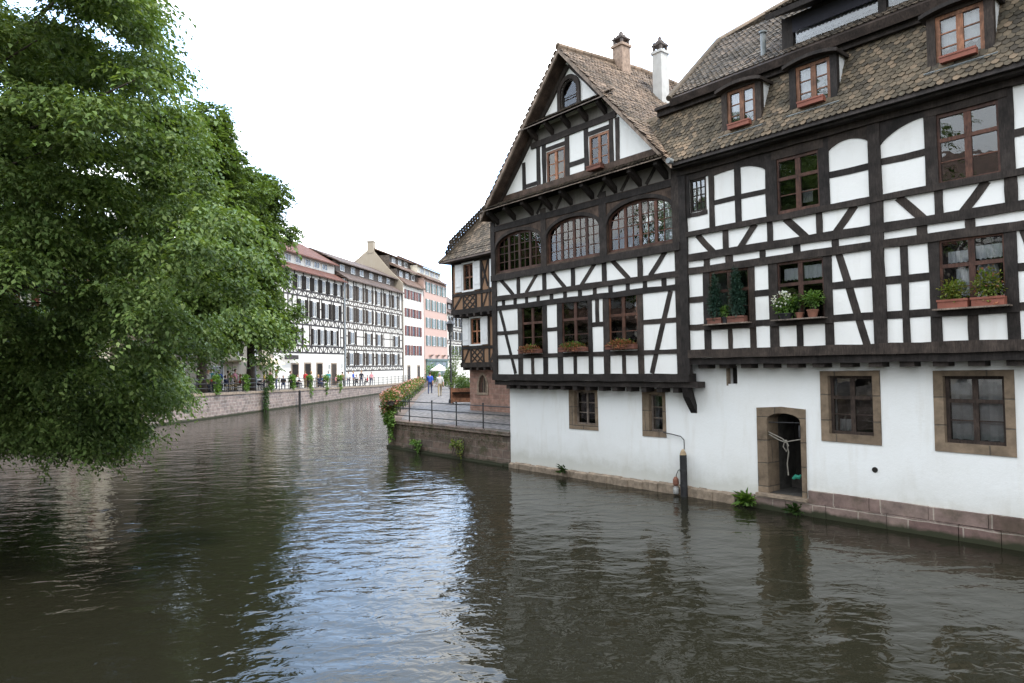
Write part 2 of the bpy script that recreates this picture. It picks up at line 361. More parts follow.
def timber(parent, name, p0, p1, w, nf, mat='timber', th=.12):
    """a hewn timber from p0 to p1 (u,z) in the facade, front face near nf, edges slightly wavy"""
    (a, b), (c, d) = p0, p1; L = math.hypot(c - a, d - b); du, dz = (c - a) / L, (d - b) / L; su, sz = -dz, du
    k = max(2, int(L / .5)); up = []; dn = []
    for i in range(k + 1):
        t = i / k; h = w / 2
        j1 = random.uniform(-.012, .012) if 0 < i < k else 0; j2 = random.uniform(-.012, .012) if 0 < i < k else 0
        x, z = a + (c - a) * t, b + (d - b) * t
        up.append((x + su * (h + j1), z + sz * (h + j1))); dn.append((x - su * (h + j2), z - sz * (h + j2)))
    nf += random.uniform(0, .009)
    m = MB(); n0, n1 = nf, nf - th
    vs = []; 
    for (x, z), (x2, z2) in zip(up, dn): vs += [(x, n0, z), (x2, n0, z2), (x, n1, z), (x2, n1, z2)]
    fs = []
    for i in range(k):
        q = 4 * i; fs += [(q, q + 1, q + 5, q + 4), (q + 2, q + 6, q + 7, q + 3), (q, q + 4, q + 6, q + 2), (q + 1, q + 3, q + 7, q + 5)]
    q = 4 * k; fs += [(0, 2, 3, 1), (q, q + 1, q + 3, q + 2)]
    m.add(vs, fs); return m.build(name, mat, parent)
def rect(u0, u1, z0, z1): return [(u0, z0), (u1, z0), (u1, z1), (u0, z1)]
def arch(u0, u1, z0, zs, zt, k=10):
    """opening with a segmental or round head: springing zs, crown zt"""
    w = (u1 - u0) / 2; c = (u0 + u1) / 2; pts = [(u0, z0), (u1, z0)]
    h = zt - zs
    for i in range(k + 1):
        t = math.pi * i / k; pts.append((c + w * math.cos(t), zs + h * math.sin(t)))
    return pts
def casement(parent, u0, u1, z0, z1, n, wood_='wood_red', cols=2, rows=(.36,), bars=(), curtain_or_reflection=None, head=None, fw=.06, sill=True, minor_rows=(), label=None, cw=.05):
    """a window in its opening: frame (the part), sash bars, pane, curtain.  n is the frame's front"""
    m = MB()
    if head is None:
        out = rect(u0, u1, z0, z1); inn = rect(u0 + fw, u1 - fw, z0 + fw, z1 - fw)
        m.wall(out, [inn], n, n - .07)
    else:
        out = arch(u0, u1, z0, head, z1); inn = arch(u0 + fw, u1 - fw, z0 + fw, head, z1 - fw); m.wall(out, [inn], n, n - .07)
    w = m.build('window', wood_, parent)
    if label: w['label'] = label
    iu0, iu1, iz0, iz1 = u0 + fw, u1 - fw, z0 + fw, z1 - fw
    def top(u):
        if head is None: return iz1
        c = (iu0 + iu1) / 2; h = (iu1 - iu0) / 2; return head + (iz1 - head) * math.sqrt(max(0, 1 - ((u - c) / h) ** 2))
    s = MB()
    for i in range(1, cols):
        u = iu0 + (iu1 - iu0) * i / cols; s.box(u - cw, u + cw, n - .055, n - .008, iz0, top(u) - .001)
    for r_ in rows:
        z = iz1 - (iz1 - iz0) * r_; s.box(iu0, iu1, n - .052, n - .004, z - .035, z + .035)
    for r_ in minor_rows:
        z = iz1 - (iz1 - iz0) * r_
        a = iu0; b = iu1
        if head is not None and z > head:
            c = (iu0 + iu1) / 2; h = (iu1 - iu0) / 2; q = h * math.sqrt(max(0, 1 - ((z - head) / (iz1 - head)) ** 2)); a, b = c - q, c + q
        s.box(a, b, n - .048, n - .018, z - .011, z + .011)
    for b_ in bars:
        u = iu0 + (iu1 - iu0) * b_; s.box(u - .011, u + .011, n - .049, n - .017, iz0, top(u) - .001)
    s.build('sash', wood_, w)
    g = MB(); g.prism([(u0 + fw * .6, z0 + fw * .6), (u1 - fw * .6, z0 + fw * .6), (u1 - fw * .6, z1 - fw * .6), (u0 + fw * .6, z1 - fw * .6)] if head is None else arch(u0 + fw * .6, u1 - fw * .6, z0 + fw * .6, head, z1 - fw * .6), n - .036, n - .032)
    g.build('pane', 'glass', w)
    if curtain_or_reflection:
        for (a, b, c, d, mt) in curtain_or_reflection:      # fractions of the opening
            cm = MB(); k = 14; ua, ub = iu0 + (iu1 - iu0) * a, iu0 + (iu1 - iu0) * b; za, zb = iz0 + (iz1 - iz0) * c, iz0 + (iz1 - iz0) * d
            vs = []; ph = random.random() * 6
            for i in range(k + 1):
                u = ua + (ub - ua) * i / k; nn = n - .13 + .018 * math.sin(i * 1.9 + ph); hem = .012 * math.sin(i * 2.3)
                zt = min(zb, top(u)); vs += [(u, nn, za + hem), (u, nn, zt)]
            cm.add(vs, [(2 * i, 2 * i + 2, 2 * i + 3, 2 * i + 1) for i in range(k)]); cm.build('curtain_or_reflection', mt, w, recalc=False)
    return w
def tiles(P0, ex, es, W, S, inside, tw=.125, th=.095, lift=.02):
    """beaver-tail tiles on a sloping plane; P0 lower left corner, ex along the eave, es up the slope (numpy, u,n,z)"""
    nrm = np.cross(ex, es); nrm = nrm / np.linalg.norm(nrm)
    if nrm[2] < 0: nrm = -nrm
    V = []; rows = int(S / th)
    for r_ in range(rows + 1):
        off = (r_ % 2) * tw / 2 - tw; s0 = r_ * th + random.uniform(-.006, .006)
        sag = random.uniform(-.004, .004)
        for c in range(int(W / tw) + 2):
            a = off + c * tw + random.uniform(-.006, .006)
            if not inside(a + tw / 2, s0): continue
            w = tw * .95; l = th * 1.7; up = lift + sag + random.uniform(-.006, .008); rot = random.uniform(-.03, .03)
            pts = [(0, l, 0), (w, l, 0), (w, .035, up), (w * .74, .008, up), (w * .5, 0, up), (w * .26, .008, up), (0, .035, up)]
            V += [P0 + ex * (a + x + rot * y) + es * (s0 + y) + nrm * (z + .008) for x, y, z in pts]
            V += [P0 + ex * (a + x) + es * (s0 + y) + nrm * (z + .008) for x, y, z in ((w, .037, up), (w * .74, .01, up), (w * .5, .002, up))]
            V += [P0 + ex * (a + x) + es * (s0 + y) + nrm * (z - .014) for x, y, z in ((w * .5, .002, up), (w * .74, .01, up), (w, .037, up))]
            V += [P0 + ex * (a + w) + es * (s0 + .037) + nrm * (up - .003)]
    return np.array(V)
def tiled(name, parent, P0, ex, es, W, S, mat, inside=None, **k):
    ex = np.array(ex, float); es = np.array(es, float); ex /= np.linalg.norm(ex); es /= np.linalg.norm(es)
    V = tiles(np.array(P0, float), ex, es, W, S, inside or (lambda a, b: 0 <= a <= W and 0 <= b <= S), **k)
    return np_object(name, V, None, mat, parent, per=7)

# ------------------------------------------------------------------ the setting
def structure(o): o['kind'] = 'structure'; return o
def sheet(name, pts, mat, zf):
    m = MB(); m.add([(x, -y, zf(x, y)) for x, y in pts], [tuple(range(len(pts)))])
    return structure(m.build(name, mat, fr=F0, recalc=False))
sheet('ground', [(-3000, -3000), (3000, -3000), (3000, 3000), (-3000, 3000)], 'land', lambda x, y: -2.2)
sheet('water', [(-60, -60), (60, -60), (60, 190), (-60, 190)], 'water', lambda x, y: 0)
# left bank: quay edge points (from the camera's side to the far bend)
LQ = [(-6.5, -30), (-7.6, 0), (-10.6, 10), (-14.5, 17), (-19.6, 25), (-23.3, 31), (-22.3, 38), (-21.0, 46), (-19.3, 60), (-18.0, 74), (-16.8, 87), (-15.2, 105), (-11, 122), (0, 140), (20, 150)]
def lqz(x, y): return 1.75 if y < 46 else max(1.05, 1.75 - (y - 46) * .0168)
def extruded_wall(name, path, ztop, th, mat, label, cat, cope=None, flip=1, capw=.1):
    t = thing(name, label, cat, F0, (path[len(path) // 2][0], -path[len(path) // 2][1], 0))
    m = MB(); c = MB()
    for (x0, y0), (x1, y1) in zip(path, path[1:]):
        l = math.hypot(x1 - x0, y1 - y0); nx, ny = -(y1 - y0) / l * flip, (x1 - x0) / l * flip   # towards the land
        k = max(1, int(l / 2.5))
        for i in range(k):
            a0, a1 = i / k, (i + 1) / k; p0 = (x0 + (x1 - x0) * a0, y0 + (y1 - y0) * a0); p1 = (x0 + (x1 - x0) * a1, y0 + (y1 - y0) * a1)
            z0, z1 = ztop(*p0), ztop(*p1)
            def slab(mb, oa, ob, ba, bb):
                mb.add([(p0[0] + nx * oa, -(p0[1] + ny * oa), ba), (p1[0] + nx * oa, -(p1[1] + ny * oa), ba), (p1[0] + nx * ob, -(p1[1] + ny * ob), ba), (p0[0] + nx * ob, -(p0[1] + ny * ob), ba),
                        (p0[0] + nx * oa, -(p0[1] + ny * oa), z0 + bb), (p1[0] + nx * oa, -(p1[1] + ny * oa), z1 + bb), (p1[0] + nx * ob, -(p1[1] + ny * ob), z1 + bb), (p0[0] + nx * ob, -(p0[1] + ny * ob), z0 + bb)],
                       [(0, 3, 2, 1), (4, 5, 6, 7), (0, 1, 5, 4), (2, 3, 7, 6), (1, 2, 6, 5), (3, 0, 4, 7)])
            slab(m, 0, th, -2.0, -.16)
            j = random.uniform(0, .02)
            mb = c
            g = .012 if i else 0
            mb.add([(p0[0] + nx * o_, -(p0[1] + ny * o_), z0 + b_) for o_, b_ in ((-.06 - j, -.157), (th + .1, -.157), (th + .1, 0.006 + j * .4), (-.06 - j, 0.006 + j * .4))] +
                   [(p1[0] + nx * o_, -(p1[1] + ny * o_), z1 + b_) for o_, b_ in ((-.06 - j, -.157), (th + .1, -.157), (th + .1, 0.006 + j * .4), (-.06 - j, 0.006 + j * .4))],
                   [(0, 1, 2, 3), (7, 6, 5, 4), (0, 4, 5, 1), (1, 5, 6, 2), (2, 6, 7, 3), (3, 7, 4, 0)])
    m.build('masonry', mat, t); c.build('coping', cope or mat, t); return t
extruded_wall('quay_wall', LQ, lqz, .45, 'quay_stone', 'long pinkish grey stone quay wall under the trees and terraces across the canal', 'wall', 'frame_stone')
m = MB()
for (x0, y0), (x1, y1) in zip(LQ, LQ[1:]):
    m.add([(x0 - .5, -y0, lqz(x0, y0)), (x1 - .5, -y1, lqz(x1, y1)), (-400, -y1, lqz(x1, y1)), (-400, -y0, lqz(x0, y0))], [(0, 1, 2, 3)])
structure(m.build('quay_pavement', 'quay_paving', fr=F0, recalc=False))
# right bank terrace and promenade
TZ = 1.12
c0 = FA.world(-7.98, 0); 
EDGE = [(c0.x, c0.y), (-6.35, 40), (-7.6, 52), (-9.0, 68), (-10.6, 88), (-10.5, 105), (-5, 120), (8, 132), (24, 140)]
e0 = FA.world(.25, -.35); e1 = FA.world(.25, -9); e2 = FA.world(20, -9)
m = MB(); pts = [(x + .3, y) for x, y in EDGE] + [(400, 145), (400, e2.y), (e2.x, e2.y), (e1.x, e1.y), (e0.x, e0.y)]
p1 = FA.world(-7.98, -.35); pts[0] = (p1.x + .25, p1.y)
m.add([(x, -y, TZ) for x, y in pts], [tuple(range(len(pts)))]); structure(m.build('promenade', 'cobbles', fr=F0, recalc=False))

# retaining wall of the terrace (front, in line with the big facade) and its flank along the promenade
t = thing('retaining_wall', 'dark mossy stone retaining wall below the iron railing, left of the white house', 'wall', FA, (-4, 0, 0))
MB().wall(rect(-7.98, -.012, -2, TZ - .12), [], 0, -.42).build('masonry', 'terrace_stone', t)
m = MB()
x = -8.03
while x < -.02:
    w = min(random.uniform(.9, 1.4), -.015 - x); m.box(x, x + w - .012, .05 + random.uniform(0, .02), -.45, TZ - .118, TZ + random.uniform(.0, .012)); x += w
m.build('coping', 'terrace_stone', t)
MB().box(-7.97, -.014, .002, .07, -2, .10).box(-7.9, -.3, .07, .12, -2, .04).build('footing', 'terrace_stone', t)
mv = leaf_verts(np.array([[random.uniform(-7.9, -.2), random.uniform(.0, .05), TZ - random.random() ** 2 * .5] for _ in range(1500)]), RNG.normal(size=(1500, 3)) * .5 + np.array([0, .5, -.4]), .05)
np_object('moss', mv, None, 'moss', t)
extruded_wall('promenade_wall', EDGE, lambda x, y: TZ, .42, 'terrace_stone', 'low canal wall along the flower lined promenade, receding from the terrace corner', 'wall', flip=-1)

# ------------------------------------------------------------------ HOUSE 1: gabled half-timbered house
NU = .40       # front of the jettied upper storeys
G = thing('half_timbered_house', 'gabled white half-timbered house with three wide arched windows, rising from the canal', 'house', FA, (3.4, -4, 0))
LWIN = [(2.97, 3.8, 1.56, 2.52), (5.72, 6.16, 1.53, 2.48)]
MB().wall(rect(0, 7.0, -2, 3.0), [rect(a - .03, b + .03, c - .03, d + .03) for a, b, c, d in LWIN], 0, -.45).build('lower_wall', 'plaster_lower', G)
MB().box(0, .4, -.46, -9, -2, 3.0).box(.41, 6.9, -8.6, -9, -2, 9).build('rear_wall', 'plaster_lower', G)
# stone footing under the plaster
m = MB(); prev = None
k = 28
for i in range(k):
    a, b = i * 7.0 / k, (i + 1) * 7.0 / k
    za = .13 + .012 * a + random.uniform(-.015, .015); n_ = .10 + random.uniform(-.02, .03)
    m.add([(a, -.02, -2), (b, -.02, -2), (b, n_ + .04, -2), (a, n_ + .04, -2), (a, -.02, za + .05), (b, -.02, za + .05), (b, n_, za), (a, n_, za)],
          [(0, 1, 2, 3), (4, 5, 6, 7), (0, 1, 5, 4), (2, 3, 7, 6), (1, 2, 6, 5), (3, 0, 4, 7)])
m.build('footing', 'frame_stone', G)
for (a, b, c, d), fw in zip(LWIN, (.2, .2)):
    m = MB(); m.wall([(a - .23, c - .15), (b + .1, c - .14), (b + .09, d + .14), (a - .22, d + .15)], [rect(a, b, c, d)], .018, -.2)
    s = m.build('stone_surround', 'frame_blocks', G)
    casement(s, a, b, c, d, -.1, 'wood_grey', 2 if b - a > .6 else 1, (), minor_rows=(.33, .66), curtain_or_reflection=[(0, 1, 0, 1, 'curtain_dim')] if a < 4 else None, fw=.045, cw=.03)
# storey 1 infill and timbers
G1W = [(1.09, 2.09, 3.66, 5.14), (2.88, 3.98, 3.66, 5.14), (4.70, 5.74, 3.66, 5.14)]
MB().wall(rect(-.3, 7.1, 2.72, 6.2), [rect(*h) for h in G1W], NU - .03, NU - .2).build('plaster_infill', 'plaster_white', G)
T = lambda n_, a, b, w, nf=NU, mt='timber': timber(G, n_, a, b, w, nf, mt)
def hbeam(p, z0, z1, u0, u1, nf=NU, th=.12, mt='timber'): timber(p, 'beam', (u0, (z0 + z1) / 2), (u1, (z0 + z1) / 2), z1 - z0, nf, mt, th)
def post(p, u0, u1, z0, z1, nf=NU - .012, mt='timber', th=.12): timber(p, 'post', ((u0 + u1) / 2, z0), ((u0 + u1) / 2, z1), u1 - u0, nf, mt, th)
def brace(p, a, b, w=.13, nf=NU - .024, mt='timber'): timber(p, 'brace', a, b, w, nf, mt)
hbeam(G, 2.83, 3.03, -.36, 7.3, NU + .04, .3); hbeam(G, 2.68, 2.83, -.3, 7.5, NU - .03, .3)
hbeam(G, 3.52, 3.64, -.3, 7.1); hbeam(G, 5.08, 5.23, -.3, 7.1); hbeam(G, 5.40, 5.55, -.3, 7.1, NU + .02); hbeam(G, 6.05, 6.24, -.34, 7.14, NU + .05)
for a, b in ((-.34, -.12), (6.95, 7.13)): post(G, a, b, 2.9, 6.15, NU + .012)
for a, b in ((.92, 1.12), (2.06, 2.26), (2.70, 2.91), (3.95, 4.10), (4.52, 4.73), (5.71, 5.90)): post(G, a, b, 3.0, 5.1)
for a, b in ((1.52, 1.65), (3.34, 3.47), (5.16, 5.29)): post(G, a, b, 3.03, 3.55, NU - .018)
post(G, 4.24, 4.37, 4.4, 5.1)
for a, b in ((-.2, .95), (2.2, 2.75), (5.88, 7.0)): hbeam(G, 4.29, 4.41, a, b, NU - .02)
hbeam(G, 4.32, 4.45, 4.05, 4.55, NU - .02)
brace(G, (.03, 5.08), (.76, 3.04), .13); brace(G, (6.78, 5.08), (6.14, 3.04), .14)
for a, b in ((.90, 1.04), (2.09, 2.25), (3.31, 3.46), (4.51, 4.67), (5.76, 5.92)): post(G, a, b, 5.5, 6.1)
for a, b in (((.05, 6.1), (.72, 5.52)), ((1.87, 6.1), (1.31, 5.52)), ((2.47, 6.1), (3.06, 5.52)), ((4.26, 6.1), (3.7, 5.52)), ((4.86, 6.1), (5.46, 5.52)), ((6.67, 6.1), (6.15, 5.52))): brace(G, a, b, .13)
for u in (.22, .8, 1.35, 1.88, 2.47, 3.04, 3.65, 4.22, 4.81, 5.41, 5.98, 6.59): post(G, u - .07, u + .07, 5.2, 5.43, NU - .018)
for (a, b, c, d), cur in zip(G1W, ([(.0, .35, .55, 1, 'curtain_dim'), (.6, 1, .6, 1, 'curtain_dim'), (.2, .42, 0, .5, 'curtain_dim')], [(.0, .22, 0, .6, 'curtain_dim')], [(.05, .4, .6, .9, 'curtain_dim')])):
    casement(G, a, b, c, d, NU - .034, 'wood_red2' if a > 4 else 'wood_red', 2, (.36,), minor_rows=(.68,), curtain_or_reflection=cur)
# joist ends under the jetty
m = MB()
for i in range(14): m.box(.25 + i * .5, .41 + i * .5, NU - .06, -.3, 2.56, 2.70)
m.build('joists', 'timber', G)
m = MB(); q = [(6.92, 2.68), (7.08, 2.68), (7.1, 2.4)]
m.prism_u([(-.0, 2.25), (.0, 2.05), (.12, 2.2), (.30, 2.45), (.36, 2.68), (.16, 2.68), (.1, 2.5)], 7.02, 7.2); m.build('bracket', 'timber', G)
# storey 2: dark boarded band with three arched windows
AW = [(-.11, 2.07, 6.30, 7.18, 7.52), (2.33, 4.47, 6.30, 7.18, 7.53), (4.75, 6.91, 6.30, 7.18, 7.55)]
MB().wall(rect(-.32, 7.12, 6.2, 8.75), [arch(*h) for h in AW], NU, NU - .2).build('boarded_wall', 'timber_brown', G)
for (a, b, c, d, e), cur in zip(AW, ([(.3, .42, .1, .9, 'curtain_dim')], [(.3, .5, .3, 1, 'curtain_or_reflection'), (.56, .78, .0, 1, 'curtain_or_reflection'), (.86, .98, .1, .8, 'curtain_dim')], [(.02, .2, .1, 1, 'curtain_or_reflection'), (.27, .46, .2, 1, 'curtain_or_reflection'), (.52, .66, .35, 1, 'curtain_or_reflection'), (.84, .98, 0, .9, 'curtain_or_reflection')])):  # white curtains, partly standing in for sky reflected in these panes
    casement(G, a, b, c, e, NU - .07, 'wood_red', 4, (), bars=(.125, .375, .625, .875), minor_rows=(.28, .5, .75), head=d, curtain_or_reflection=cur, cw=.045, fw=.07)
    ar = MB(); o_ = arch(a - .1, b + .1, d - .12, d - .1, e + .1, 14)[2:]; i_ = arch(a, b, d - .12, d - .1, e, 14)[2:]
    ar.wall(o_ + i_[::-1], [], NU + .025, NU - .05); ar.build('arch_trim', 'timber', G)
post(G, 2.08, 2.32, 6.24, 8.0, NU + .018); post(G, 4.48, 4.74, 6.24, 8.0, NU + .018); post(G, 6.92, 7.13, 6.24, 8.1, NU + .03); post(G, -.34, -.13, 6.24, 8.0, NU + .03)
hbeam(G, 7.66, 7.84, -.32, 7.12, NU + .03)
# pent roof brackets under the gable (grey infill shows between them)
MB().wall(rect(-.2, 7.0, 7.86, 8.3), [], NU + .006, NU - .02).build('bracket_infill', 'plaster_grey', G)
for i in range(9):
    u = .05 + i * .84
    m = MB(); m.prism_u([(NU, 7.86), (NU + .46, 8.16), (NU + .46, 8.28), (NU + .34, 8.28), (NU + .0, 8.02)], u - .06, u + .06); m.build('bracket', 'timber', G)
    if i in (2, 3, 5, 6, 7): brace(G, (u + .2, 7.88), (u + .5, 8.25), .09, NU + .02)
# gable wall
AP = (3.4, 12.22)
GW = [rect(2.36, 3.16, 8.52, 9.66), rect(4.12, 4.87, 8.64, 9.66), arch(3.05, 3.71, 10.74, 11.2, 11.54)]
sl = 1.11
def gz(u): return AP[1] - sl * abs(u - 3.4)
MB().wall([(-.1, 8.3), (6.9, 8.3), (6.9, gz(6.9) + .02), (3.4, AP[1] - .02), (-.1, gz(-.1) + .02)], GW, NU - .03, NU - .2).build('gable_wall', 'plaster_white', G)
for s_ in (-1, 1):
    timber(G, 'rafter', (3.4 + s_ * .03, AP[1] - .27), (3.4 + s_ * 3.5, 8.29), .13, NU + .03)
hbeam(G, 8.28, 8.46, -.1, 6.9, NU + .02)
hbeam(G, 9.92, 10.1, 1.7, 5.15, NU + .01); hbeam(G, 10.58, 10.74, 2.0, 4.8, NU + .02)
for a, b, c, d in ((3.17, 3.34, 8.4, 10.0), (3.93, 4.1, 8.4, 10.0), (4.89, 5.02, 8.4, 10.0), (5.1, 5.24, 8.4, 9.9), (2.18, 2.34, 8.4, 10.0), (1.94, 2.08, 8.4, 10.0), (1.26, 1.4, 8.4, 9.6)): post(G, a, b, c, d)
hbeam(G, 8.98, 9.12, 3.3, 4.0, NU - .015); hbeam(G, 8.78, 8.9, 1.35, 2.0, NU - .015); hbeam(G, 9.68, 9.8, 2.2, 3.2, NU - .015); hbeam(G, 9.68, 9.8, 4.05, 4.95, NU - .015); hbeam(G, 8.44, 8.62, 4.1, 4.9, NU - .016)
ar = MB(); ar.wall(arch(2.92, 3.84, 10.7, 11.2, 11.67, 14), [arch(3.05, 3.71, 10.735, 11.2, 11.54, 14)], NU + .03, NU - .1); ar.build('arch_trim', 'timber', G)
casement(G, 3.05, 3.71, 10.74, 11.54, NU - .034, 'timber', 1, (), minor_rows=(.62, .72), head=11.2, curtain_or_reflection=[(0, 1, 0, 1, 'curtain_or_reflection')], fw=.05)  # full white sheet stands in for the bright sky in this glass
casement(G, 2.36, 3.16, 8.52, 9.66, NU - .034, 'wood_light', 2, (), minor_rows=(.33, .66), curtain_or_reflection=[(.52, 1, 0, 1, 'curtain_or_reflection'), (.0, .5, 0, .9, 'curtain_dim')], fw=.07)
casement(G, 4.12, 4.87, 8.64, 9.66, NU - .034, 'wood_light', 2, (), minor_rows=(.33, .66), curtain_or_reflection=[(0, 1, 0, 1, 'curtain_or_reflection')], fw=.07)
MB().wall(rect(1.75, 5.05, 10.1, 10.45), [], NU + .006, NU - .02).build('bracket_infill', 'plaster_grey', G)
for i in range(5):
    u = 2.0 + i * .7; m = MB(); m.prism_u([(NU, 10.08), (NU + .36, 10.34), (NU + .36, 10.44), (NU + .26, 10.44), (NU, 10.24)], u - .055, u + .055); m.build('bracket', 'timber', G)
# two tiled pent roofs across the gable
def pent(u0, u1, zt, zb, n0, n1):
    m = MB(); m.prism_u([(n0, zt), (n1, zb), (n1, zb - .025), (n0, zt - .03)], u0, u1); o = m.build('pent_roof', 'wood_grey', G)
    L = math.hypot(n1 - n0, zt - zb)
    tiled('tile_course', o, (u0, n1 + .03, zb + .003), (1, 0, 0), (0, n0 - n1, zt - zb), u1 - u0, L, 'tile_grey', lift=.04)
pent(-.2, 7.0, 8.52, 8.27, NU, NU + .54); pent(1.65, 5.15, 10.66, 10.42, NU, NU + .44)
# gable roof
NV, NB = .78, -8.5
def ridge_z(n): return 12.36 + max(0, min(1, (NV - n) / 3.6)) * .28
m = MB()
for s_ in (-1, 1):
    for n0, n1 in ((NV, -2.82), (-2.82, NB)):
        def P(h, n): return (3.4 + s_ * h, n, ridge_z(n) - sl * h)
        H_ = 3.78
        q = [P(0, n0), P(0, n1), P(H_, n1), P(H_, n0)]
        m.add(q + [(a, b, c - .16) for a, b, c in q], [(0, 1, 2, 3), (7, 6, 5, 4), (0, 3, 7, 4), (1, 0, 4, 5), (2, 1, 5, 6), (3, 2, 6, 7)])
RG = m.build('roof', 'timber_brown', G)
for s_ in (-1, 1):
    ss = math.hypot(3.78, 3.78 * sl)
    for n0, n1 in ((NV + .04, -2.82), (-2.82, NB)):
        if s_ == 1:
            P0 = (3.4 + 3.8, n0, ridge_z(n0) - sl * 3.8); ex = (0, n1 - n0, ridge_z(n1) - ridge_z(n0)); W = math.hypot(n1 - n0, ex[2])
        else:
            P0 = (3.4 - 3.8, n1, ridge_z(n1) - sl * 3.8); ex = (0, n0 - n1, ridge_z(n0) - ridge_z(n1)); W = math.hypot(n1 - n0, ex[2])
        tiled('tile_course', RG, P0, ex, (-s_, 0, sl), W, ss, 'tile_tan')
m = MB()
n = NV + .05
while n > NB:
    l = .36; z = ridge_z(n) + .02; m.tube([(3.4, n, z), (3.4, n - l, ridge_z(n - l) + .035)], [.10, .085], 10); n -= l - .03
m.build('ridge_tiles', 'tile_tan', RG)
m = MB()
for s_ in (-1, 1):      # verge boards
    m.prism([(3.4, 12.2), (3.4 + s_ * 3.8, 12.2 - sl * 3.8), (3.4 + s_ * 3.8, 12.2 - sl * 3.8 + (.10 if s_ > 0 else .22)), (3.4, 12.35)][::s_], NV + .035, NV - .02)
m.build('verge_board', 'wood_grey', RG)
# gutter end at the right foot of the gable roof
m = MB(); m.tube([(7.18, NV + .1, 8.16), (7.2, .4, 8.14)], .07, 10); m.build('gutter', 'zinc', RG)
def chimney(p, u0, u1, n0, n1, z0, z1, ztop, mat):
    c = MB(); c.box(u0, u1, n0, n1, z0, z1).box(u0 - .04, u1 + .04, n0 + .04, n1 - .04, z1 + .003, z1 + .08); ch = c.build('chimney', mat, p)
    m = MB(); w = u1 - u0; uc, nc = (u0 + u1) / 2, (n0 + n1) / 2; h = ztop - z1 - .08
    for a in (-1, 1):
        for b in (-1, 1): m.box(uc + a * w * .38 - .035, uc + a * w * .38 + .035, nc + b * w * .38 - .035, nc + b * w * .38 + .035, z1 + .083, z1 + .08 + h * .35)
    m.box(uc - w * .55, uc + w * .55, nc - w * .55, nc + w * .55, z1 + .083 + h * .35, z1 + .08 + h * .45)
    for a in (-1, 0, 1): m.tube([(uc + a * w * .3, nc + .5 * w, z1 + .08 + h * .5), (uc + a * w * .3, nc - .5 * w, z1 + .08 + h * .5)], h * .1, 8)
    m.lathe((uc, nc, z1 + .08 + h * .45), [(w * .5, 0), (w * .42, h * .18), (w * .2, h * .34), (w * .17, h * .45), (w * .1, h * .55)], 8)
    m.build('cap', 'cap_stone', ch); return ch
chimney(RG, 3.40, 3.78, -1.52, -1.9, 11.6, 12.98, 13.5, 'brick_chimney')
chimney(RG, 4.53, 4.86, -2.0, -2.34, 10.9, 12.5, 13.05, 'lime_wash')
m = MB(); m.tube([(-.1, -2.6, 8.5), (-.1, -2.6, 12.2)], .02, 6)
for z, l in ((11.9, .35), (11.65, .5), (11.4, .6), (11.2, .5)): m.tube([(-.1 - l, -2.6, z), (-.1 + l, -2.6, z)], .012, 5)
m.build('antenna', 'zinc', RG)
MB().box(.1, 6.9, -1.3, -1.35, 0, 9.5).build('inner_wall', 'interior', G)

# ------------------------------------------------------------------ HOUSE 2: long half-timbered house with mansard roof
H = thing('half_timbered_house', 'long white half-timbered house with brown mansard roof and window dormers, right of the gable', 'house', FA, (12, -4, 0))
U1 = 18.5
RW = [(10.45, 11.34, 1.77, 2.97), (12.59, 13.54, 1.74, 2.97)]
DOOR = arch(9.05, 9.83, .36, 1.98, 2.15)
VENT = rect(8.08, 8.33, 2.78, 3.2)
MB().wall(rect(7.0, U1, -2, 3.3), [rect(a - .03, b + .03, c - .03, d + .03) for a, b, c, d in RW] + [arch(9.01, 9.87, .30, 1.98, 2.19), VENT, rect(15.17, 16.13, 1.71, 3.0)], 0, -.45).build('lower_wall', 'plaster_lower', H)
MB().box(7.0, U1, -8.6, -9, -2, 9.5).box(U1 + .002, U1 + .4, NU, -9, -2, 9.5).box(7.02, 7.35, -.46, -8.5, 3.3, 7.9).build('rear_wall', 'plaster_white', H)
for (a, b, c, d), kind in zip(RW + [(15.2, 16.1, 1.74, 2.97)], (0, 1, 1)):
    m = MB(); m.wall([(a - .17, c - .16), (b + .14, c - .17), (b + .15, d + .11), (a - .16, d + .10)], [rect(a, b, c, d)], .02, -.2)
    s = m.build('stone_surround', 'frame_blocks', H)
    casement(s, a, b, c, d, -.1, 'timber_brown', 2, (.36,), minor_rows=(.68,), fw=.06, cw=.045, curtain_or_reflection=[(0, 1, 0, 1, 'curtain_dim')] if kind else [(.08, .45, 0, .22, 'curtain_dim')])
MB().wall([(8.05, 2.74), (8.09, 2.74), (8.09, 3.2), (8.05, 3.2)], [], .015, -.1).build('vent_jamb', 'frame_stone', H)
MB().box(8.081, 8.329, -.22, -.25, 2.781, 3.199).build('vent_shade', 'interior', H)  # dark sheet stands in for the shade inside the vent
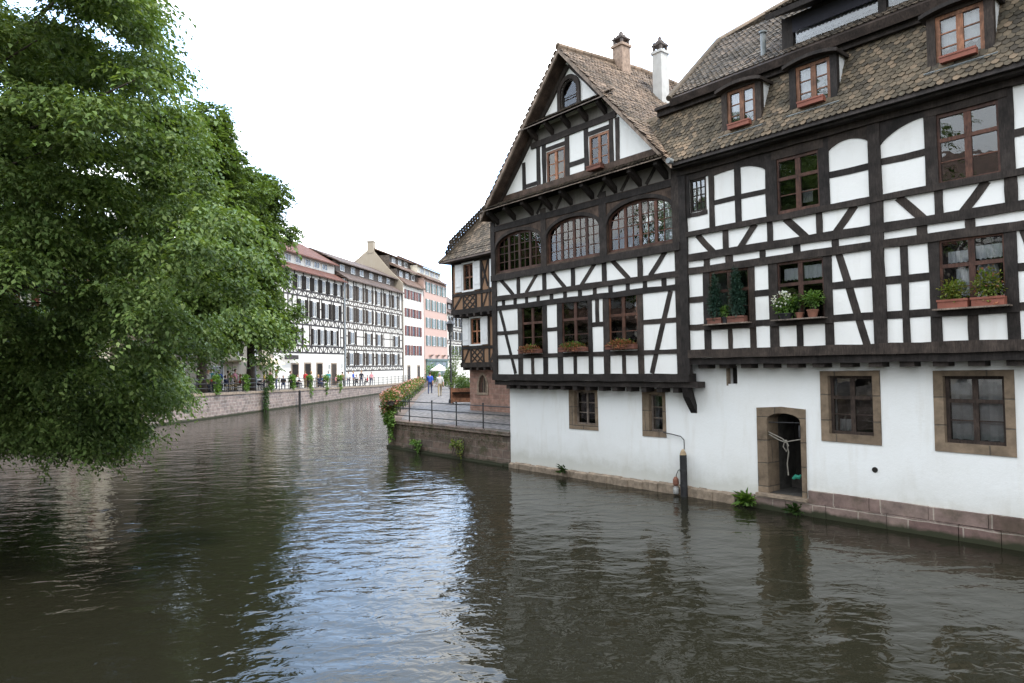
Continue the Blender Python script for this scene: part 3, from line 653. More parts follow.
# water door
m = MB(); m.wall([(8.80, .36), (9.93, .36), (9.95, 2.25), (9.4, 2.29), (8.81, 2.25)], [arch(9.05, 9.83, .361, 1.98, 2.15)], .03, -.455); dr = m.build('door_surround', 'frame_blocks', H)
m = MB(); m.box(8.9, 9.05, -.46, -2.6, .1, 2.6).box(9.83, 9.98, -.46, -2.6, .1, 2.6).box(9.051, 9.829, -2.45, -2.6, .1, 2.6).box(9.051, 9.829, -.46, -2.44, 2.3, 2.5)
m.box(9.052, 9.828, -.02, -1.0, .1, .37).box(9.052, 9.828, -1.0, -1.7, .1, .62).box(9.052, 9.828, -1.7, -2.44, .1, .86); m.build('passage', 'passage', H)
m = MB(); m.tube([(9.06, -.05, 1.93), (9.82, -.05, 1.95)], .012, 6); m.build('iron_bar', 'iron', dr)
m = MB(); m.tube([(9.82, .04, 1.9), (9.83, .07, 1.8), (9.83, .06, 1.65)], .02, 6); m.build('hook', 'iron', dr)
# stone plinth
m = MB()
for i, (zb, zt, pn) in enumerate(((-2, .0, .13), (.0, .29, .10), (.293, .545, .06))):
    u = 8.25 if i < 2 else 9.98
    while u < U1:
        w = min(random.uniform(.6, 1.25), U1 - u); m.box(u, u + w - .012, pn + random.uniform(0, .025), -.1, zb, zt - random.uniform(0, .015)); u += w
m.build('plinth', 'plinth_stone', H)
m = MB(); k = 6
for i in range(k):
    a, b = 7.0 + i * 1.25 / k, 7.0 + (i + 1) * 1.25 / k; n_ = .10 + random.uniform(-.02, .03); za = .2 + random.uniform(-.015, .015)
    m.add([(a, -.02, -2), (b, -.02, -2), (b, n_ + .04, -2), (a, n_ + .04, -2), (a, -.02, za + .05), (b, -.02, za + .05), (b, n_, za), (a, n_, za)],
          [(0, 1, 2, 3), (4, 5, 6, 7), (0, 1, 5, 4), (2, 3, 7, 6), (1, 2, 6, 5), (3, 0, 4, 7)])
m.box(8.8, 9.98, .16, -.1, .29, .355); m.build('threshold', 'frame_stone', H)
m = MB(); m.tube([(11.33, .012, 1.11), (11.33, -.05, 1.11)], .055, 12); m.build('drain_hole', 'interior', H)
# upper storeys
S1W = [(7.88, 8.95, 4.16, 5.42), (9.58, 10.64, 4.12, 5.42), (12.71, 13.75, 4.16, 5.44), (15.3, 16.3, 4.16, 5.44)]
S2W = [(7.42, 7.88, 6.9, 7.7), (9.63, 10.62, 6.46, 7.66), (12.74, 13.75, 6.42, 7.72), (15.3, 16.3, 6.42, 7.72)]
MB().wall(rect(7.12, U1, 3.25, 8.2), [rect(*h) for h in S1W + S2W], NU - .03, NU - .2).build('plaster_infill', 'plaster_white', H)
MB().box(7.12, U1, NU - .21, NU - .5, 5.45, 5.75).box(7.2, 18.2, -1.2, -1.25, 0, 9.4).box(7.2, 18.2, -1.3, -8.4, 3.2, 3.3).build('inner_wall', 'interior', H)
hbeam(H, 3.40, 3.60, 7.3, U1, NU + .05, .3); hbeam(H, 3.24, 3.40, 7.3, U1, NU - .02, .3)
hbeam(H, 5.42, 5.58, 7.3, U1, NU + .01); hbeam(H, 5.74, 5.91, 7.3, U1, NU + .02); hbeam(H, 6.33, 6.45, 7.3, U1, NU + .03); hbeam(H, 7.86, 8.14, 7.1, U1, NU + .05)
post(H, 7.1, 7.33, 3.0, 8.0, NU + .03)
for a, b in ((7.73, 7.91), (8.92, 9.07), (9.4, 9.61), (10.61, 10.79), (12.08, 12.21), (12.55, 12.74), (13.72, 13.9), (14.6, 14.8), (15.1, 15.28), (16.32, 16.5), (17.4, 17.6)): post(H, a, b, 3.58, 5.45)
post(H, 11.57, 11.8, 3.58, 7.9, NU + .01)
for a, b in ((8.36, 8.47), (10.0, 10.14), (13.14, 13.3), (15.7, 15.85)): post(H, a, b, 3.6, 4.05, NU - .018)
for z0, z1 in ((4.07, 4.21), (4.73, 4.87)):
    for a, b in ((7.3, 7.75), (9.05, 9.42), (10.77, 12.6), (13.88, 15.12), (16.48, U1)): hbeam(H, z0, z1, a, b, NU - .02)
for a, b in ((7.75, 9.05), (9.42, 10.78), (12.6, 13.9), (15.12, 16.5)): hbeam(H, 4.05, 4.15, a, b, NU + .02)
brace(H, (10.93, 5.44), (11.42, 3.58), .14); brace(H, (14.0, 5.44), (14.5, 3.58), .14); brace(H, (17.3, 5.44), (16.7, 3.58), .14)
for a, b in ((8.30, 8.44), (9.40, 9.53), (10.5, 10.62), (12.69, 12.83), (13.76, 13.94), (15.0, 15.15), (16.3, 16.45)): post(H, a, b, 5.88, 6.36)
for a, b in (((7.6, 6.35), (8.04, 5.86)), ((9.12, 6.35), (8.72, 5.86)), ((9.82, 6.35), (10.28, 5.86)), ((11.28, 6.35), (10.88, 5.86)), ((12.08, 6.35), (12.5, 5.86)), ((13.5, 6.35), (13.12, 5.86)), ((14.2, 6.35), (14.6, 5.86)), ((16.1, 6.35), (15.7, 5.86))): brace(H, a, b, .15)
for a, b in ((7.76, 7.93), (8.35, 8.54), (9.21, 9.34), (9.98, 10.14), (10.81, 10.94), (12.38, 12.56), (13.16, 13.31), (14.1, 14.25), (15.0, 15.2), (16, 16.2)): post(H, a, b, 5.55, 5.78, NU - .018)
for a, b in ((7.95, 8.1), (8.64, 8.79), (9.4, 9.66), (10.59, 10.80), (12.56, 12.77), (13.72, 13.93), (15.1, 15.28), (16.32, 16.5)): post(H, a, b, 6.4, 7.9)
for z0, z1, a, b in ((6.97, 7.08, 8.05, 9.45), (7.0, 7.13, 10.77, 11.6), (7.03, 7.16, 11.78, 12.6), (7.0, 7.13, 13.9, 15.12)): hbeam(H, z0, z1, a, b, NU - .02)
for a, b, z in ((7.33, 7.95, 7.7), (9.55, 10.7, 7.66), (12.6, 13.85, 7.72), (15.1, 16.4, 7.72)): hbeam(H, z, 7.92, a, b, NU - .004)
hbeam(H, 6.8, 6.9, 7.33, 7.9, NU - .02); post(H, 7.32, 7.42, 6.8, 7.9, NU + .004)
# curved heads of the top panels, as solid timber spandrels
def spandrel(u0, u1, zs, zt, left, right):
    pts = [(u1, 7.9), (u0, 7.9)]; k = 12
    for i in range(k + 1):
        t_ = i / k; q = t_ if left and not right else (1 - t_ if right and not left else 1 - abs(2 * t_ - 1))
        pts.append((u0 + (u1 - u0) * t_, zs + (zt - zs) * math.sin(math.pi / 2 * q) ** .75))
    m = MB(); m.wall(pts, [], NU - .006, NU - .1); m.build('spandrel', 'timber', H)
spandrel(8.1, 8.64, 7.66, 7.70, True, False); spandrel(8.79, 9.4, 7.5, 7.70, False, True); spandrel(10.8, 11.57, 7.56, 7.70, True, True); spandrel(11.8, 12.56, 7.42, 7.74, True, False)
for (a, b, c, d), cur in zip(S1W, ([(.0, .0, 0, 0, 'curtain_dim')][:0], [(.05, .48, .72, .93, 'curtain_or_reflection'), (.54, .95, .72, .95, 'curtain_or_reflection')], [(.06, .47, .68, .86, 'curtain_or_reflection'), (.54, .96, .7, .9, 'curtain_or_reflection'), (.2, .47, .15, .58, 'curtain_or_reflection'), (.55, .9, .2, .6, 'curtain_dim')], [])):
    casement(H, a, b, c, d, NU - .034, 'wood_red', 2, (.37,), minor_rows=(.7,), curtain_or_reflection=cur, fw=.06)
for i, (a, b, c, d) in enumerate(S2W):
    if i == 0: casement(H, a, b, c, d, NU - .034, 'timber', 1, (), minor_rows=(.25, .5, .75), bars=(.33, .66), fw=.05)
    else: casement(H, a, b, c, d, NU - .034, 'wood_red', 2, (.36,), minor_rows=(.7,), fw=.07, cw=.055, curtain_or_reflection=[(.55, .8, .1, .35, 'curtain_dim')] if i == 1 else None)
m = MB()
for i in range(20): m.box(7.5 + i * .56, 7.75 + i * .56, NU - .10 + random.uniform(0, .05), -.3, 3.15, 3.26)
m.build('joists', 'timber', H)
# mansard: steep lower slope, cornice, upper roof
m = MB(); t65 = 2.14; EZ, EN = 8.03, .78
bz, bn = 9.6, EN - (9.6 - EZ) / t65
def rn(z): return EN - (z - EZ) / t65
q = [(7.15, EZ), (U1 + .2, EZ), (U1 + .2, bz), (5.85, bz)]
m.add([(u, rn(z), z) for u, z in q] + [(u, rn(z) - .22, z) for u, z in q], [(0, 1, 2, 3), (7, 6, 5, 4), (0, 4, 5, 1), (1, 5, 6, 2), (2, 6, 7, 3), (3, 7, 4, 0)])
m.box(7.15, U1 + .2, EN - .10, NU - .1, EZ - .05, EZ - .004)
RH = m.build('roof', 'timber', H)
ls = math.hypot(EN - bn, bz - EZ)
gaps = [(8.47, 9.45), (10.1, 11.1), (12.72, 13.75), (15.6, 16.6)]
def in_low(a, s):
    u = 5.6 + a; z = EZ + s * (bz - EZ) / ls
    return 0 <= s <= ls and z > gz(u) - .04 and not any(g0 + .06 < u < g1 - .06 and z > 8.5 for g0, g1 in gaps)
tiled('tile_course', RH, (5.6, EN + .02, EZ - .01), (1, 0, 0), (0, bn - EN, bz - EZ), U1 + .2 - 5.6, ls, 'tile_brown', in_low)
MB().box(6.35, U1 + .3, bn + .14, bn - .4, bz + .004, bz + .14).box(6.35, U1 + .3, bn + .24, bn - .4, bz + .143, bz + .21).build('cornice', 'timber', RH)
UP = [(.36, 9.86), (-1.9, 12.0), (-5.9, 14.5), (-6.9, 14.9)]
m = MB(); m.prism_u([(.36, 9.86), (-1.9, 12.0), (-5.9, 14.5), (-6.9, 14.9), (-9.4, 12.0), (-9.2, 11.7), (-6.9, 14.7), (-5.9, 14.3), (-1.9, 11.8), (.3, 9.7)], 6.87, U1 + .3)
UR = m.build('upper_roof', 'timber_brown', H)
for (n0, z0), (n1, z1) in zip(UP, UP[1:]):
    L = math.hypot(n1 - n0, z1 - z0)
    tiled('tile_course', UR, (6.84, n0, z0), (1, 0, 0), (0, n1 - n0, z1 - z0), U1 + .3 - 6.84, L, 'tile_grey')
MB().prism_u([(-.5, 10.2), (-1.9, 11.8), (-5.9, 14.3), (-6.9, 14.7), (-9.0, 11.8), (-9.0, 8), (-.5, 8)], 6.9, 7.1).build('end_wall', 'plaster_white', UR)
m = MB()
for (n0, z0), (n1, z1) in zip(UP, UP[1:]): m.tube([(6.86, n0, z0 + .03), (6.86, n1, z1 + .03)], .08, 8)
m.build('verge_tiles', 'tile_grey', UR)
m = MB(); m.tube([(9.2, -.05, 10.1), (9.2, -.05, 10.78)], .06, 10).tube([(9.2, -.05, 10.76), (9.2, -.05, 10.8)], .09, 10); m.build('vent_pipe', 'zinc', UR)
m = MB(); m.tube([(9.3, -3.9, 13.2), (9.3, -3.9, 15.6)], .02, 6); m.build('aerial_pole', 'zinc', UR)
def dormer(u0, u1, box_label):
    d = MB(); nf = .56; zb, zt = 8.47, 9.5
    d.wall([(u0, zb), (u1, zb), (u1, zt), ((u0 + u1) / 2 + .2, zt + .1), ((u0 + u1) / 2 - .2, zt + .1), (u0, zt)], [rect(u0 + .14, u1 - .14, zb + .06, zt - .07)], nf, nf - .12)
    o = d.build('dormer', 'timber', RH)
    for s_, u in ((0, u0), (1, u1)):
        a, b = (u + .002, u + .05) if s_ == 0 else (u - .05, u - .002)
        c = MB(); c.prism_u([(nf - .121, zb + .05), (nf - .121, zt - .02), (nf - .6, zt - .02), (nf - .56, zt - .2)], a, b); c.build('cheek', 'white_paint', o)
    h = MB(); k = 10; pts = []
    for i in range(k + 1):
        t_ = i / k; pts.append((u0 - .07 + (u1 - u0 + .15) * t_, zt - .02 + .09 * math.sin(math.pi * t_) ** .8))
    h.prism(pts + [(u, z - .07) for u, z in pts[::-1]], nf + .16, -.35); h.build('hood', 'timber', o)
    ap = MB(); ap.prism_u([(nf + .03, zb - .0), (nf + .10, zb - .05), (nf + .07, zb - .09), (nf - .1, zb - .02)], u0 - .04, u1 + .06); ap.build('apron', 'zinc', o)
    casement(o, u0 + .14, u1 - .14, zb + .06, zt - .07, nf - .03, 'wood_light', 2, (), minor_rows=(.34, .67), curtain_or_reflection=[(0, 1, 0, 1, 'curtain_or_reflection')], fw=.07, cw=.055)
    c = (u0 + u1) / 2
    if box_label:
        tb = thing('planter_box', box_label, 'planter', FA, (c, nf + .11, zb + .08), 'red planter boxes on the roof dormers')
        m = MB(); w = (u1 - u0) * .27; b0, b1, z0, z1 = nf + .02, nf + .14, zb + .05, zb + .165
        m.box(c - w, c + w, b0, b1, z0, z0 + .02)
        m.box(c - w, c + w, b1 - .015, b1, z0 + .02, z1).box(c - w, c + w, b0, b0 + .015, z0 + .02, z1).box(c - w, c - w + .015, b0 + .016, b1 - .016, z0 + .02, z1).box(c + w - .015, c + w, b0 + .016, b1 - .016, z0 + .02, z1)
        m.box(c - w - .01, c + w + .01, b1 - .005, b1 + .012, z1 - .03, z1 + .005); m.build('trough', 'red_box', tb)
        MB().box(c - w + .016, c + w - .016, b0 + .016, b1 - .016, z0 + .021, z1 - .03).build('soil', 'soil', tb)
dormer(8.47, 9.45, 'red planter box under the roof dormer nearest the chimneys')
dormer(10.1, 11.1, 'red planter box under the middle dormer, right below the long glazed shed dormer')
dormer(12.72, 13.75, 'orange red planter box under the large right dormer cut by the photo top')
dormer(15.6, 16.6, None)
# long shed dormer with glazing and scalloped valance
m = MB(); m.wall(rect(9.75, 16.8, 9.98, 10.78), [rect(10.0, 11.75, 10.08, 10.7), rect(11.9, 13.65, 10.08, 10.7), rect(13.8, 15.5, 10.08, 10.7)], .14, .02); SD = m.build('shed_dormer', 'timber', UR)
m = MB(); m.prism_u([(.58, 10.68), (-1.9, 11.86), (-1.95, 11.96), (.6, 10.79)], 9.62, 17.2); m.build('shed_roof', 'timber', SD)
for a, b in ((10.0, 11.75), (11.9, 13.65), (13.8, 15.5)):
    MB().box(a, b, .07, .074, 10.08, 10.7).build('pane', 'glass', SD)
    m = MB(); m.box(a + .01, b - .01, -.14, -.15, 10.08, 10.72); m.build('bright_backing', 'curtain_or_reflection', SD)  # white sheet put behind the pane to make the glass look bright
    v = [(a, 10.7)]; k = 22
    for i in range(k * 4 + 1):
        v.append((a + (b - a) * i / (k * 4), 10.42 - .035 * abs(math.sin(math.pi * i / 4))))
    v.append((b, 10.7)); m = MB(); m.wall(v, [], .155, .15); m.build('valance', 'cloth_dark', SD)
tiled('tile_course', UR, (9.62, .62, 10.8), (1, 0, 0), (0, -2.5, 1.17), 7.6, 2.75, 'tile_grey')

# ------------------------------------------------------------------ HOUSE 3: ochre house behind the terrace
K = thing('half_timbered_house', 'narrow ochre half-timbered house with white shutters above a sandstone ground floor', 'house', FA, (-6, -9, 0))
def gothic(u0, u1, z0, zs, zt, k=6):
    c = (u0 + u1) / 2; w = (u1 - u0) / 2; p = [(u0, z0), (u1, z0)]
    for i in range(k + 1): t_ = i / k; p.append((u1 - w * t_, zs + (zt - zs) * math.sin(math.pi / 2 * t_) ** .85))
    for i in range(1, k + 1): t_ = i / k; p.append((c - w * t_, zs + (zt - zs) * math.cos(math.pi / 2 * t_) ** .85))
    return p
MB().wall(rect(-10.25, -.1, .9, 3.3), [gothic(-9.5, -8.87, 2.0, 2.45, 2.86)], -5.9, -6.3).box(-10.25, -9.85, -6.31, -12, .9, 3.3).build('ground_wall', 'pink_sandstone', K)
m = MB(); m.wall(gothic(-9.62, -8.75, 1.9, 2.45, 2.98), [gothic(-9.5, -8.87, 2.002, 2.45, 2.858)], -5.87, -6.0); sw = m.build('stone_surround', 'frame_stone', K)
MB().wall(gothic(-9.49, -8.88, 2.01, 2.45, 2.85), [], -6.1, -6.11).build('pane', 'far_glass', sw)
m = MB()
for u in (-9.34, -9.185, -9.03): m.box(u - .02, u + .02, -6.05, -6.09, 2.02, 2.7)
m.build('glazing_bars', 'frame_stone', sw)
def tanstorey(nf, ul, z0, z1, wz0, wz1, lz0, lz1):
    W_ = [rect(-9.53, -8.72, wz0, wz1)]
    MB().wall(rect(ul, -.1, z0, z1), W_, nf, nf - .3).box(ul, ul + .3, nf - .301, -12, z0, z1).build('plaster_infill', 'plaster_ochre', K)
    casement(K, -9.53, -8.72, wz0, wz1, nf - .04, 'wood_light', 2, (.5,), fw=.06, curtain_or_reflection=[(0, .4, 0, 1, 'curtain_dim')])
    f = MB(); f.wall(rect(-9.62, -8.63, wz0 - .08, wz1 + .08), [rect(-9.535, -8.715, wz0 - .002, wz1 + .002)], nf + .06, nf - .02); f.build('window_trim', 'white_paint', K)
    for a, b in ((-10.15, -9.64), (-8.61, -8.15)): 
        s = MB(); s.wall(rect(a, b, wz0 - .04, wz1 + .04), [], nf + .08, nf + .045); s.box(a + .04, b - .04, nf + .081, nf + .10, wz0 + .2, wz0 + .26).box(a + .04, b - .04, nf + .081, nf + .10, wz1 - .26, wz1 - .2); s.build('shutter', 'white_paint', K)
    hbeam(K, z0 - .02, z0 + .22, ul - .06, 0, nf + .05, .3); hbeam(K, z1 - .2, z1, ul, 0, nf + .03); hbeam(K, wz0 - .24, wz0 - .1, ul, 0, nf + .035)
    for u in (ul + .06, -9.56, -8.55, -8.1, -7.5, -6.5, -5.5): timber(K, 'post', (u, z0), (u, z1 if u in (ul + .06, -8.1, -7.5) else wz0 - .1), .12, nf + .025)
    for a, b in (((-9.5, lz0), (-8.6, lz1)), ((-9.5, lz1), (-8.6, lz0)), ((-9.5, (lz0 + lz1) / 2), (-9.05, lz1)), ((-9.05, lz1), (-8.6, (lz0 + lz1) / 2)), ((-9.5, (lz0 + lz1) / 2), (-9.05, lz0)), ((-9.05, lz0), (-8.6, (lz0 + lz1) / 2))): timber(K, 'lattice', a, b, .07, nf + .015)
    timber(K, 'brace', (ul + .15, lz0), (-9.7, lz1), .1, nf + .02); timber(K, 'brace', (-8.1, z0 + .1), (-7.6, wz0 - .1), .1, nf + .02)
tanstorey(-5.5, -10.32, 3.26, 5.8, 4.36, 5.6, 3.5, 4.12)
tanstorey(-5.1, -10.52, 5.84, 8.4, 6.94, 8.2, 6.08, 6.7)
timber(K, 'brace', (-8.1, 7.0), (-7.6, 8.2), .1, -5.08); timber(K, 'brace', (-7.6, 7.0), (-8.1, 8.2), .1, -5.06)
s = MB(); s.wall(rect(-7.4, -6.95, 6.9, 8.2), [], -5.02, -5.06); s.build('shutter', 'white_paint', K)
m = MB()
for i in range(18): m.box(-10.4 + i * .55, -10.25 + i * .55, -5.05, -5.5, 5.68, 5.82).box(-10.2 + i * .55, -10.05 + i * .55, -5.46, -5.9, 3.1, 3.24)
m.build('joists', 'timber', K)
def hip(i): return 8.38 + (i * 1.15 if i < .3 else .345 + (i - .3) * 1.43)
m = MB(); st = [0, .3, 3.4]
V = []
for i in st:
    V += [(-10.95 + i, -4.6 - i, hip(i)), (2, -4.6 - i, hip(i)), (2, -12.4 + i, hip(i)), (-10.95 + i, -12.4 + i, hip(i))]
fs = []
for a in range(2):
    for j in range(4): fs.append((a * 4 + j, a * 4 + (j + 1) % 4, a * 4 + 4 + (j + 1) % 4, a * 4 + 4 + j))
fs += [(0, 3, 2, 1), (8, 9, 10, 11)]
m.add(V, fs); RK = m.build('roof', 'timber_brown', K)
for i0, i1 in ((0, .3), (.3, 3.4)):
    L = math.hypot(i1 - i0, hip(i1) - hip(i0)); h = (i1 - i0) / L
    tiled('tile_course', RK, (-10.95 + i0, -4.6 - i0, hip(i0)), (1, 0, 0), (0, -(i1 - i0), hip(i1) - hip(i0)), 10.5, L, 'tile_grey', (lambda a, s, L=L, h=h: 0 <= s <= L and a >= s * h), tw=.17, th=.14)
    tiled('tile_course', RK, (-10.95 + i0, -12.4 + i0, hip(i0)), (0, 1, 0), ((i1 - i0), 0, hip(i1) - hip(i0)), 7.8 - 2 * i0, L, 'tile_grey', (lambda a, s, L=L, h=h: 0 <= s <= L and s * h <= a <= 7.8 - s * h), tw=.17, th=.14)
m = MB(); m.tube([(-10.95, -4.6, hip(0) + .03), (-10.65, -4.9, hip(.3) + .04), (-7.55, -8.0, hip(3.4) + .05)], .09, 8); m.build('hip_tiles', 'tile_grey', RK)

# ------------------------------------------------------------------ far houses on the left bank
def far_house(label, x0, x1, wall, zb, ze, depth=8, n=0, roof='roof_grey', over=.5, tiers=None, zr=None):
    t = thing('town_house' if 'timber' not in label else 'half_timbered_house', label, 'house', FL, ((x0 + x1) / 2, n - depth / 2, zb))
    MB().box(x0, x1, n, n - depth, zb - .6, ze).build('wall', wall, t)
    return t
def bands(t, x0, x1, n, levels, step, mat='wood_far', zig=True, w=.19):
    """timbered bands: one mesh for a storey's small timbers"""
    for z0, z1 in levels:
        m = MB(); m.box(x0, x1, n + .03, n - .02, z0 - .08, z0 + .08).box(x0, x1, n + .03, n - .02, z1 - .08, z1 + .08)
        k = int((x1 - x0) / step)
        for i in range(k + 1):
            u = x0 + .05 + (x1 - x0 - .1) * i / k
            if zig and i % 2: 
                d_ = .28 if (i // 2) % 2 else -.28
                m.add([(u - d_ - w / 2, n + .022, z0 + .082), (u - d_ + w / 2, n + .022, z0 + .082), (u + d_ + w / 2, n + .022, z1 - .082), (u + d_ - w / 2, n + .022, z1 - .082),
                       (u - d_ - w / 2, n - .01, z0 + .082), (u - d_ + w / 2, n - .01, z0 + .082), (u + d_ + w / 2, n - .01, z1 - .082), (u + d_ - w / 2, n - .01, z1 - .082)],
                      [(0, 1, 2, 3), (7, 6, 5, 4), (0, 4, 5, 1), (1, 5, 6, 2), (2, 6, 7, 3), (3, 7, 4, 0)])
            else: m.box(u - w / 2, u + w / 2, n + .026, n - .02, z0 + .08, z1 - .08)
        m.build('timber_band', mat, t)
def posts(t, n, zs, us, mat='wood_far', w=.14):
    for z0, z1 in zs:
        for u in us: MB().box(u - w / 2, u + w / 2, n + .028 + random.uniform(0, .006), n - .02, z0, z1).build('post', mat, t)
def fwin(t, u, w, z0, z1, n, shut=None, sw=.5, frame='far_frame', left=True, right=True):
    m = MB(); m.wall(rect(u - w / 2, u + w / 2, z0, z1), [rect(u - w / 2 + .08, u - .03, z0 + .08, z1 - .08), rect(u + .03, u + w / 2 - .08, z0 + .08, z1 - .08)], n + .06, n + .012, 0)
    m.box(u - w / 2 + .079, u + w / 2 - .079, n + .03, n + .011, z0 + .079, z1 - .079, 1); m.build('window', [frame, 'far_glass'], t)
    if shut:
        for s_, on in ((-1, left), (1, right)):
            if on:
                a = u + s_ * (w / 2 + .02); b = a + s_ * sw; a, b = min(a, b), max(a, b)
                q = MB(); q.box(a, b, n + .09, n + .04, z0 - .02, z1 + .02).box(a + .06, b - .06, n + .10, n + .091, z0 + .08, (z0 + z1) / 2 - .04).box(a + .06, b - .06, n + .10, n + .091, (z0 + z1) / 2 + .04, z1 - .08); q.build('shutter', shut, t)
def roof2(t, x0, x1, n, ze, zd0, zd1, zr, depth, mat, nd=1.1, dormers=(), over=.55, band='plaster_far_white'):
    """lower skirt roof, a band of dormer windows, upper roof"""
    m = MB(); m.prism_u([(n + over, ze - .05), (n - nd, zd0), (n - nd, zd0 - .5), (n + over, ze - .17)], x0 - .15, x1 + .15); r_ = m.build('roof', mat, t)
    MB().box(x0, x1, n - nd + .001, n - depth, ze + .02, zd1).build('attic_wall', band, t)
    m = MB(); m.prism_u([(n - nd + .6, zd1 - .06), (n - depth * .62, zr), (n - depth - .4, zd1 - .2), (n - depth - .4, zd1 - .4), (n - depth * .62, zr - .2), (n - nd + .6, zd1 - .2)], x0 - .15, x1 + .15); m.build('upper_roof', mat, t)
    for u, w in dormers: fwin(t, u, w, zd0 + .12, zd1 - .25, n - nd)
    return r_
H1 = far_house('white half-timbered house with dark shutters and red roof, across the canal', -.3, 14.95, 'plaster_far_white', 1.3, 13.75)
bands(H1, -.3, 14.95, 0, [(11.15, 11.75), (8.1, 8.85), (5.05, 5.8)], .46); posts(H1, 0, [(5.8, 8.1)], (-.2, .5, 1.1, 1.7, 3.5, 5.3, 6.75, 7.1, 10.2, 13.5, 14.1, 14.8), w=.22); posts(H1, 0, [(8.85, 11.15)], (-.2, .8, 1.6, 2.4, 3.2, 4.2, 6.4, 6.9, 9.0, 9.5, 11.8, 12.3, 14.3, 14.8), w=.22); posts(H1, 0, [(11.75, 13.7)], (-.2, .7, 1.5, 3.7, 5.5, 7.3, 9.1, 10.9, 12.7, 14.7), w=.2)
m = MB()
for z in (6.9, 9.9, 12.7):
    for a, b in ((-.2, 1.5), (8.9, 10.0) if z > 9 else (6.6, 7.3), (13.9, 14.9)): m.box(a, b, .024, -.02, z, z + .13)
m.build('rails', 'wood_far', H1)
for u in (2.6, 4.5, 8.0, 9.5, 11, 12.5): fwin(H1, u, .8, 6.0, 7.7, 0, 'shutter_dark', .48)
for u, l in ((5.3, 1), (7.8, 1), (10.6, 1), (13.1, 1)): fwin(H1, u, .8, 9.0, 10.75, 0, 'shutter_dark', .7)
for u in (2.8, 4.6, 6.4, 8.2, 10, 11.8, 13.6): fwin(H1, u, .75, 11.9, 13.3, 0, 'shutter_dark', .5)
for u, w, a, b in ((3.7, 1.2, 1.35, 3.8), (6.3, 1.2, 1.35, 3.85), (8.9, 1.15, 1.35, 3.85), (12.3, 1.1, 1.35, 3.8)):
    m = MB(); m.wall(rect(u - w / 2 - .15, u + w / 2 + .15, a - .1, b + .15), [rect(u - w / 2, u + w / 2, a, b)], .05, .012); d = m.build('door', 'frame_stone', H1)
    MB().box(u - w / 2, u + w / 2, .03, .011, a, b).build('leaf', 'shutter_dark' if u < 12 else 'shutter_grey', d)
fwin(H1, 11.15, .5, 3.15, 3.8, 0); fwin(H1, 14.3, .45, 3.2, 3.9, 0); MB().box(1.0, 3.6, .5, .44, 4.3, 4.75).build('sign_board', 'wood_far', H1)
roof2(H1, -.3, 15.0, 0, 13.75, 14.75, 15.9, 18.7, 9, 'roof_red', 1.2, [(8.6, 1.3), (10.6, 1.3), (12.5, 1.3), (6.5, 1.2), (4.4, 1.2)])
H2 = far_house('wide grey half-timbered house with four rows of shuttered windows, across the canal', 15.3, 33.9, 'plaster_far_white', 1.1, 14.25)
bands(H2, 15.3, 33.9, 0, [(11.05, 11.6), (8.15, 8.9), (5.55, 6.1), (2.95, 3.5)], .55, 'wood_far_grey')
posts(H2, 0, [(6.1, 8.15), (3.5, 5.55), (8.9, 11.05), (11.6, 14.2)], (15.45, 16.1, 17.75, 18.4, 20.45, 21.2, 23.3, 24.3, 26.3, 27.0, 29.2, 29.9, 32.1, 32.8, 33.7), 'wood_far_grey', .24)
m = MB()
for z in (4.6, 7.2): m.box(15.4, 33.8, .022, -.02, z, z + .12)
m.build('rails', 'wood_far_grey', H2)
for z0, z1, us in ((11.85, 13.6, (16.9, 19.6, 22.4, 25.3, 28.3, 31.2)), (9.1, 10.8, (16.9, 19.6, 22.4, 25.3, 28.3, 31.2)), (6.3, 7.8, (17.2, 22, 25.3, 31.5)), (3.7, 5.2, (16.9, 19.6, 22.4, 25.3, 28.3, 31.2))):
    for u in us: fwin(H2, u, 1.0, z0, z1, 0, 'shutter_grey', .66)
roof2(H2, 15.3, 33.95, 0, 14.25, 15.3, 16.5, 18.3, 7.5, 'roof_grey', 1.2, [(17, 1.2), (20, 1.2), (22.6, 1.2), (25.6, 1.2), (28.6, 1.2), (31.5, 1.2)], band='wood_far_grey')
MB().box(15.02, 15.22, .1, -.1, 1.2, 14.2).build('downpipe', 'zinc', H2)
H3 = far_house('tall white house with red brown shutters and a tan gable wall on its left', 34.3, 43.1, 'plaster_far_white', 1.1, 15.9)
for z0, z1 in ((13.7, 15.0), (10.95, 12.2), (8.1, 9.55), (5.15, 6.6)):
    for u in (35.9, 38.4, 40.9): fwin(H3, u, .85, z0, z1, 0, 'shutter_red', .62, 'wood_far')
for u in (36.3, 40.5):
    m = MB(); m.wall(rect(u - .6, u + .6, 1.15, 3.6), [rect(u - .42, u + .42, 1.2, 3.4)], .05, .012); d = m.build('door', 'frame_stone', H3); MB().box(u - .42, u + .42, .03, .011, 1.2, 3.4).build('leaf', 'wood_far', d)
MB().prism_u([(0, 1), (0, 15.9), (-2.3, 18.2), (-5.1, 21.5), (-8, 18.9), (-8, 1)], 34.15, 34.45).build('gable_wall', 'plaster_beige', H3)
MB().box(34.1, 34.9, -4.6, -5.6, 20.6, 22.3).box(34.05, 34.95, -4.55, -5.65, 22.303, 22.45).build('chimney', 'plaster_beige', H3)
m = MB(); m.prism_u([(.5, 15.75), (-1.0, 17.0), (-1.0, 16.6), (.5, 15.6)], 34.46, 43.2); m.build('roof', 'roof_brown', H3)
MB().box(34.47, 43.1, -1.0, -5, 15.92, 18.1).build('attic_wall', 'wood_far_grey', H3)
for u in (36, 38.5, 41): fwin(H3, u, 1.3, 17.0, 17.95, -1.0)
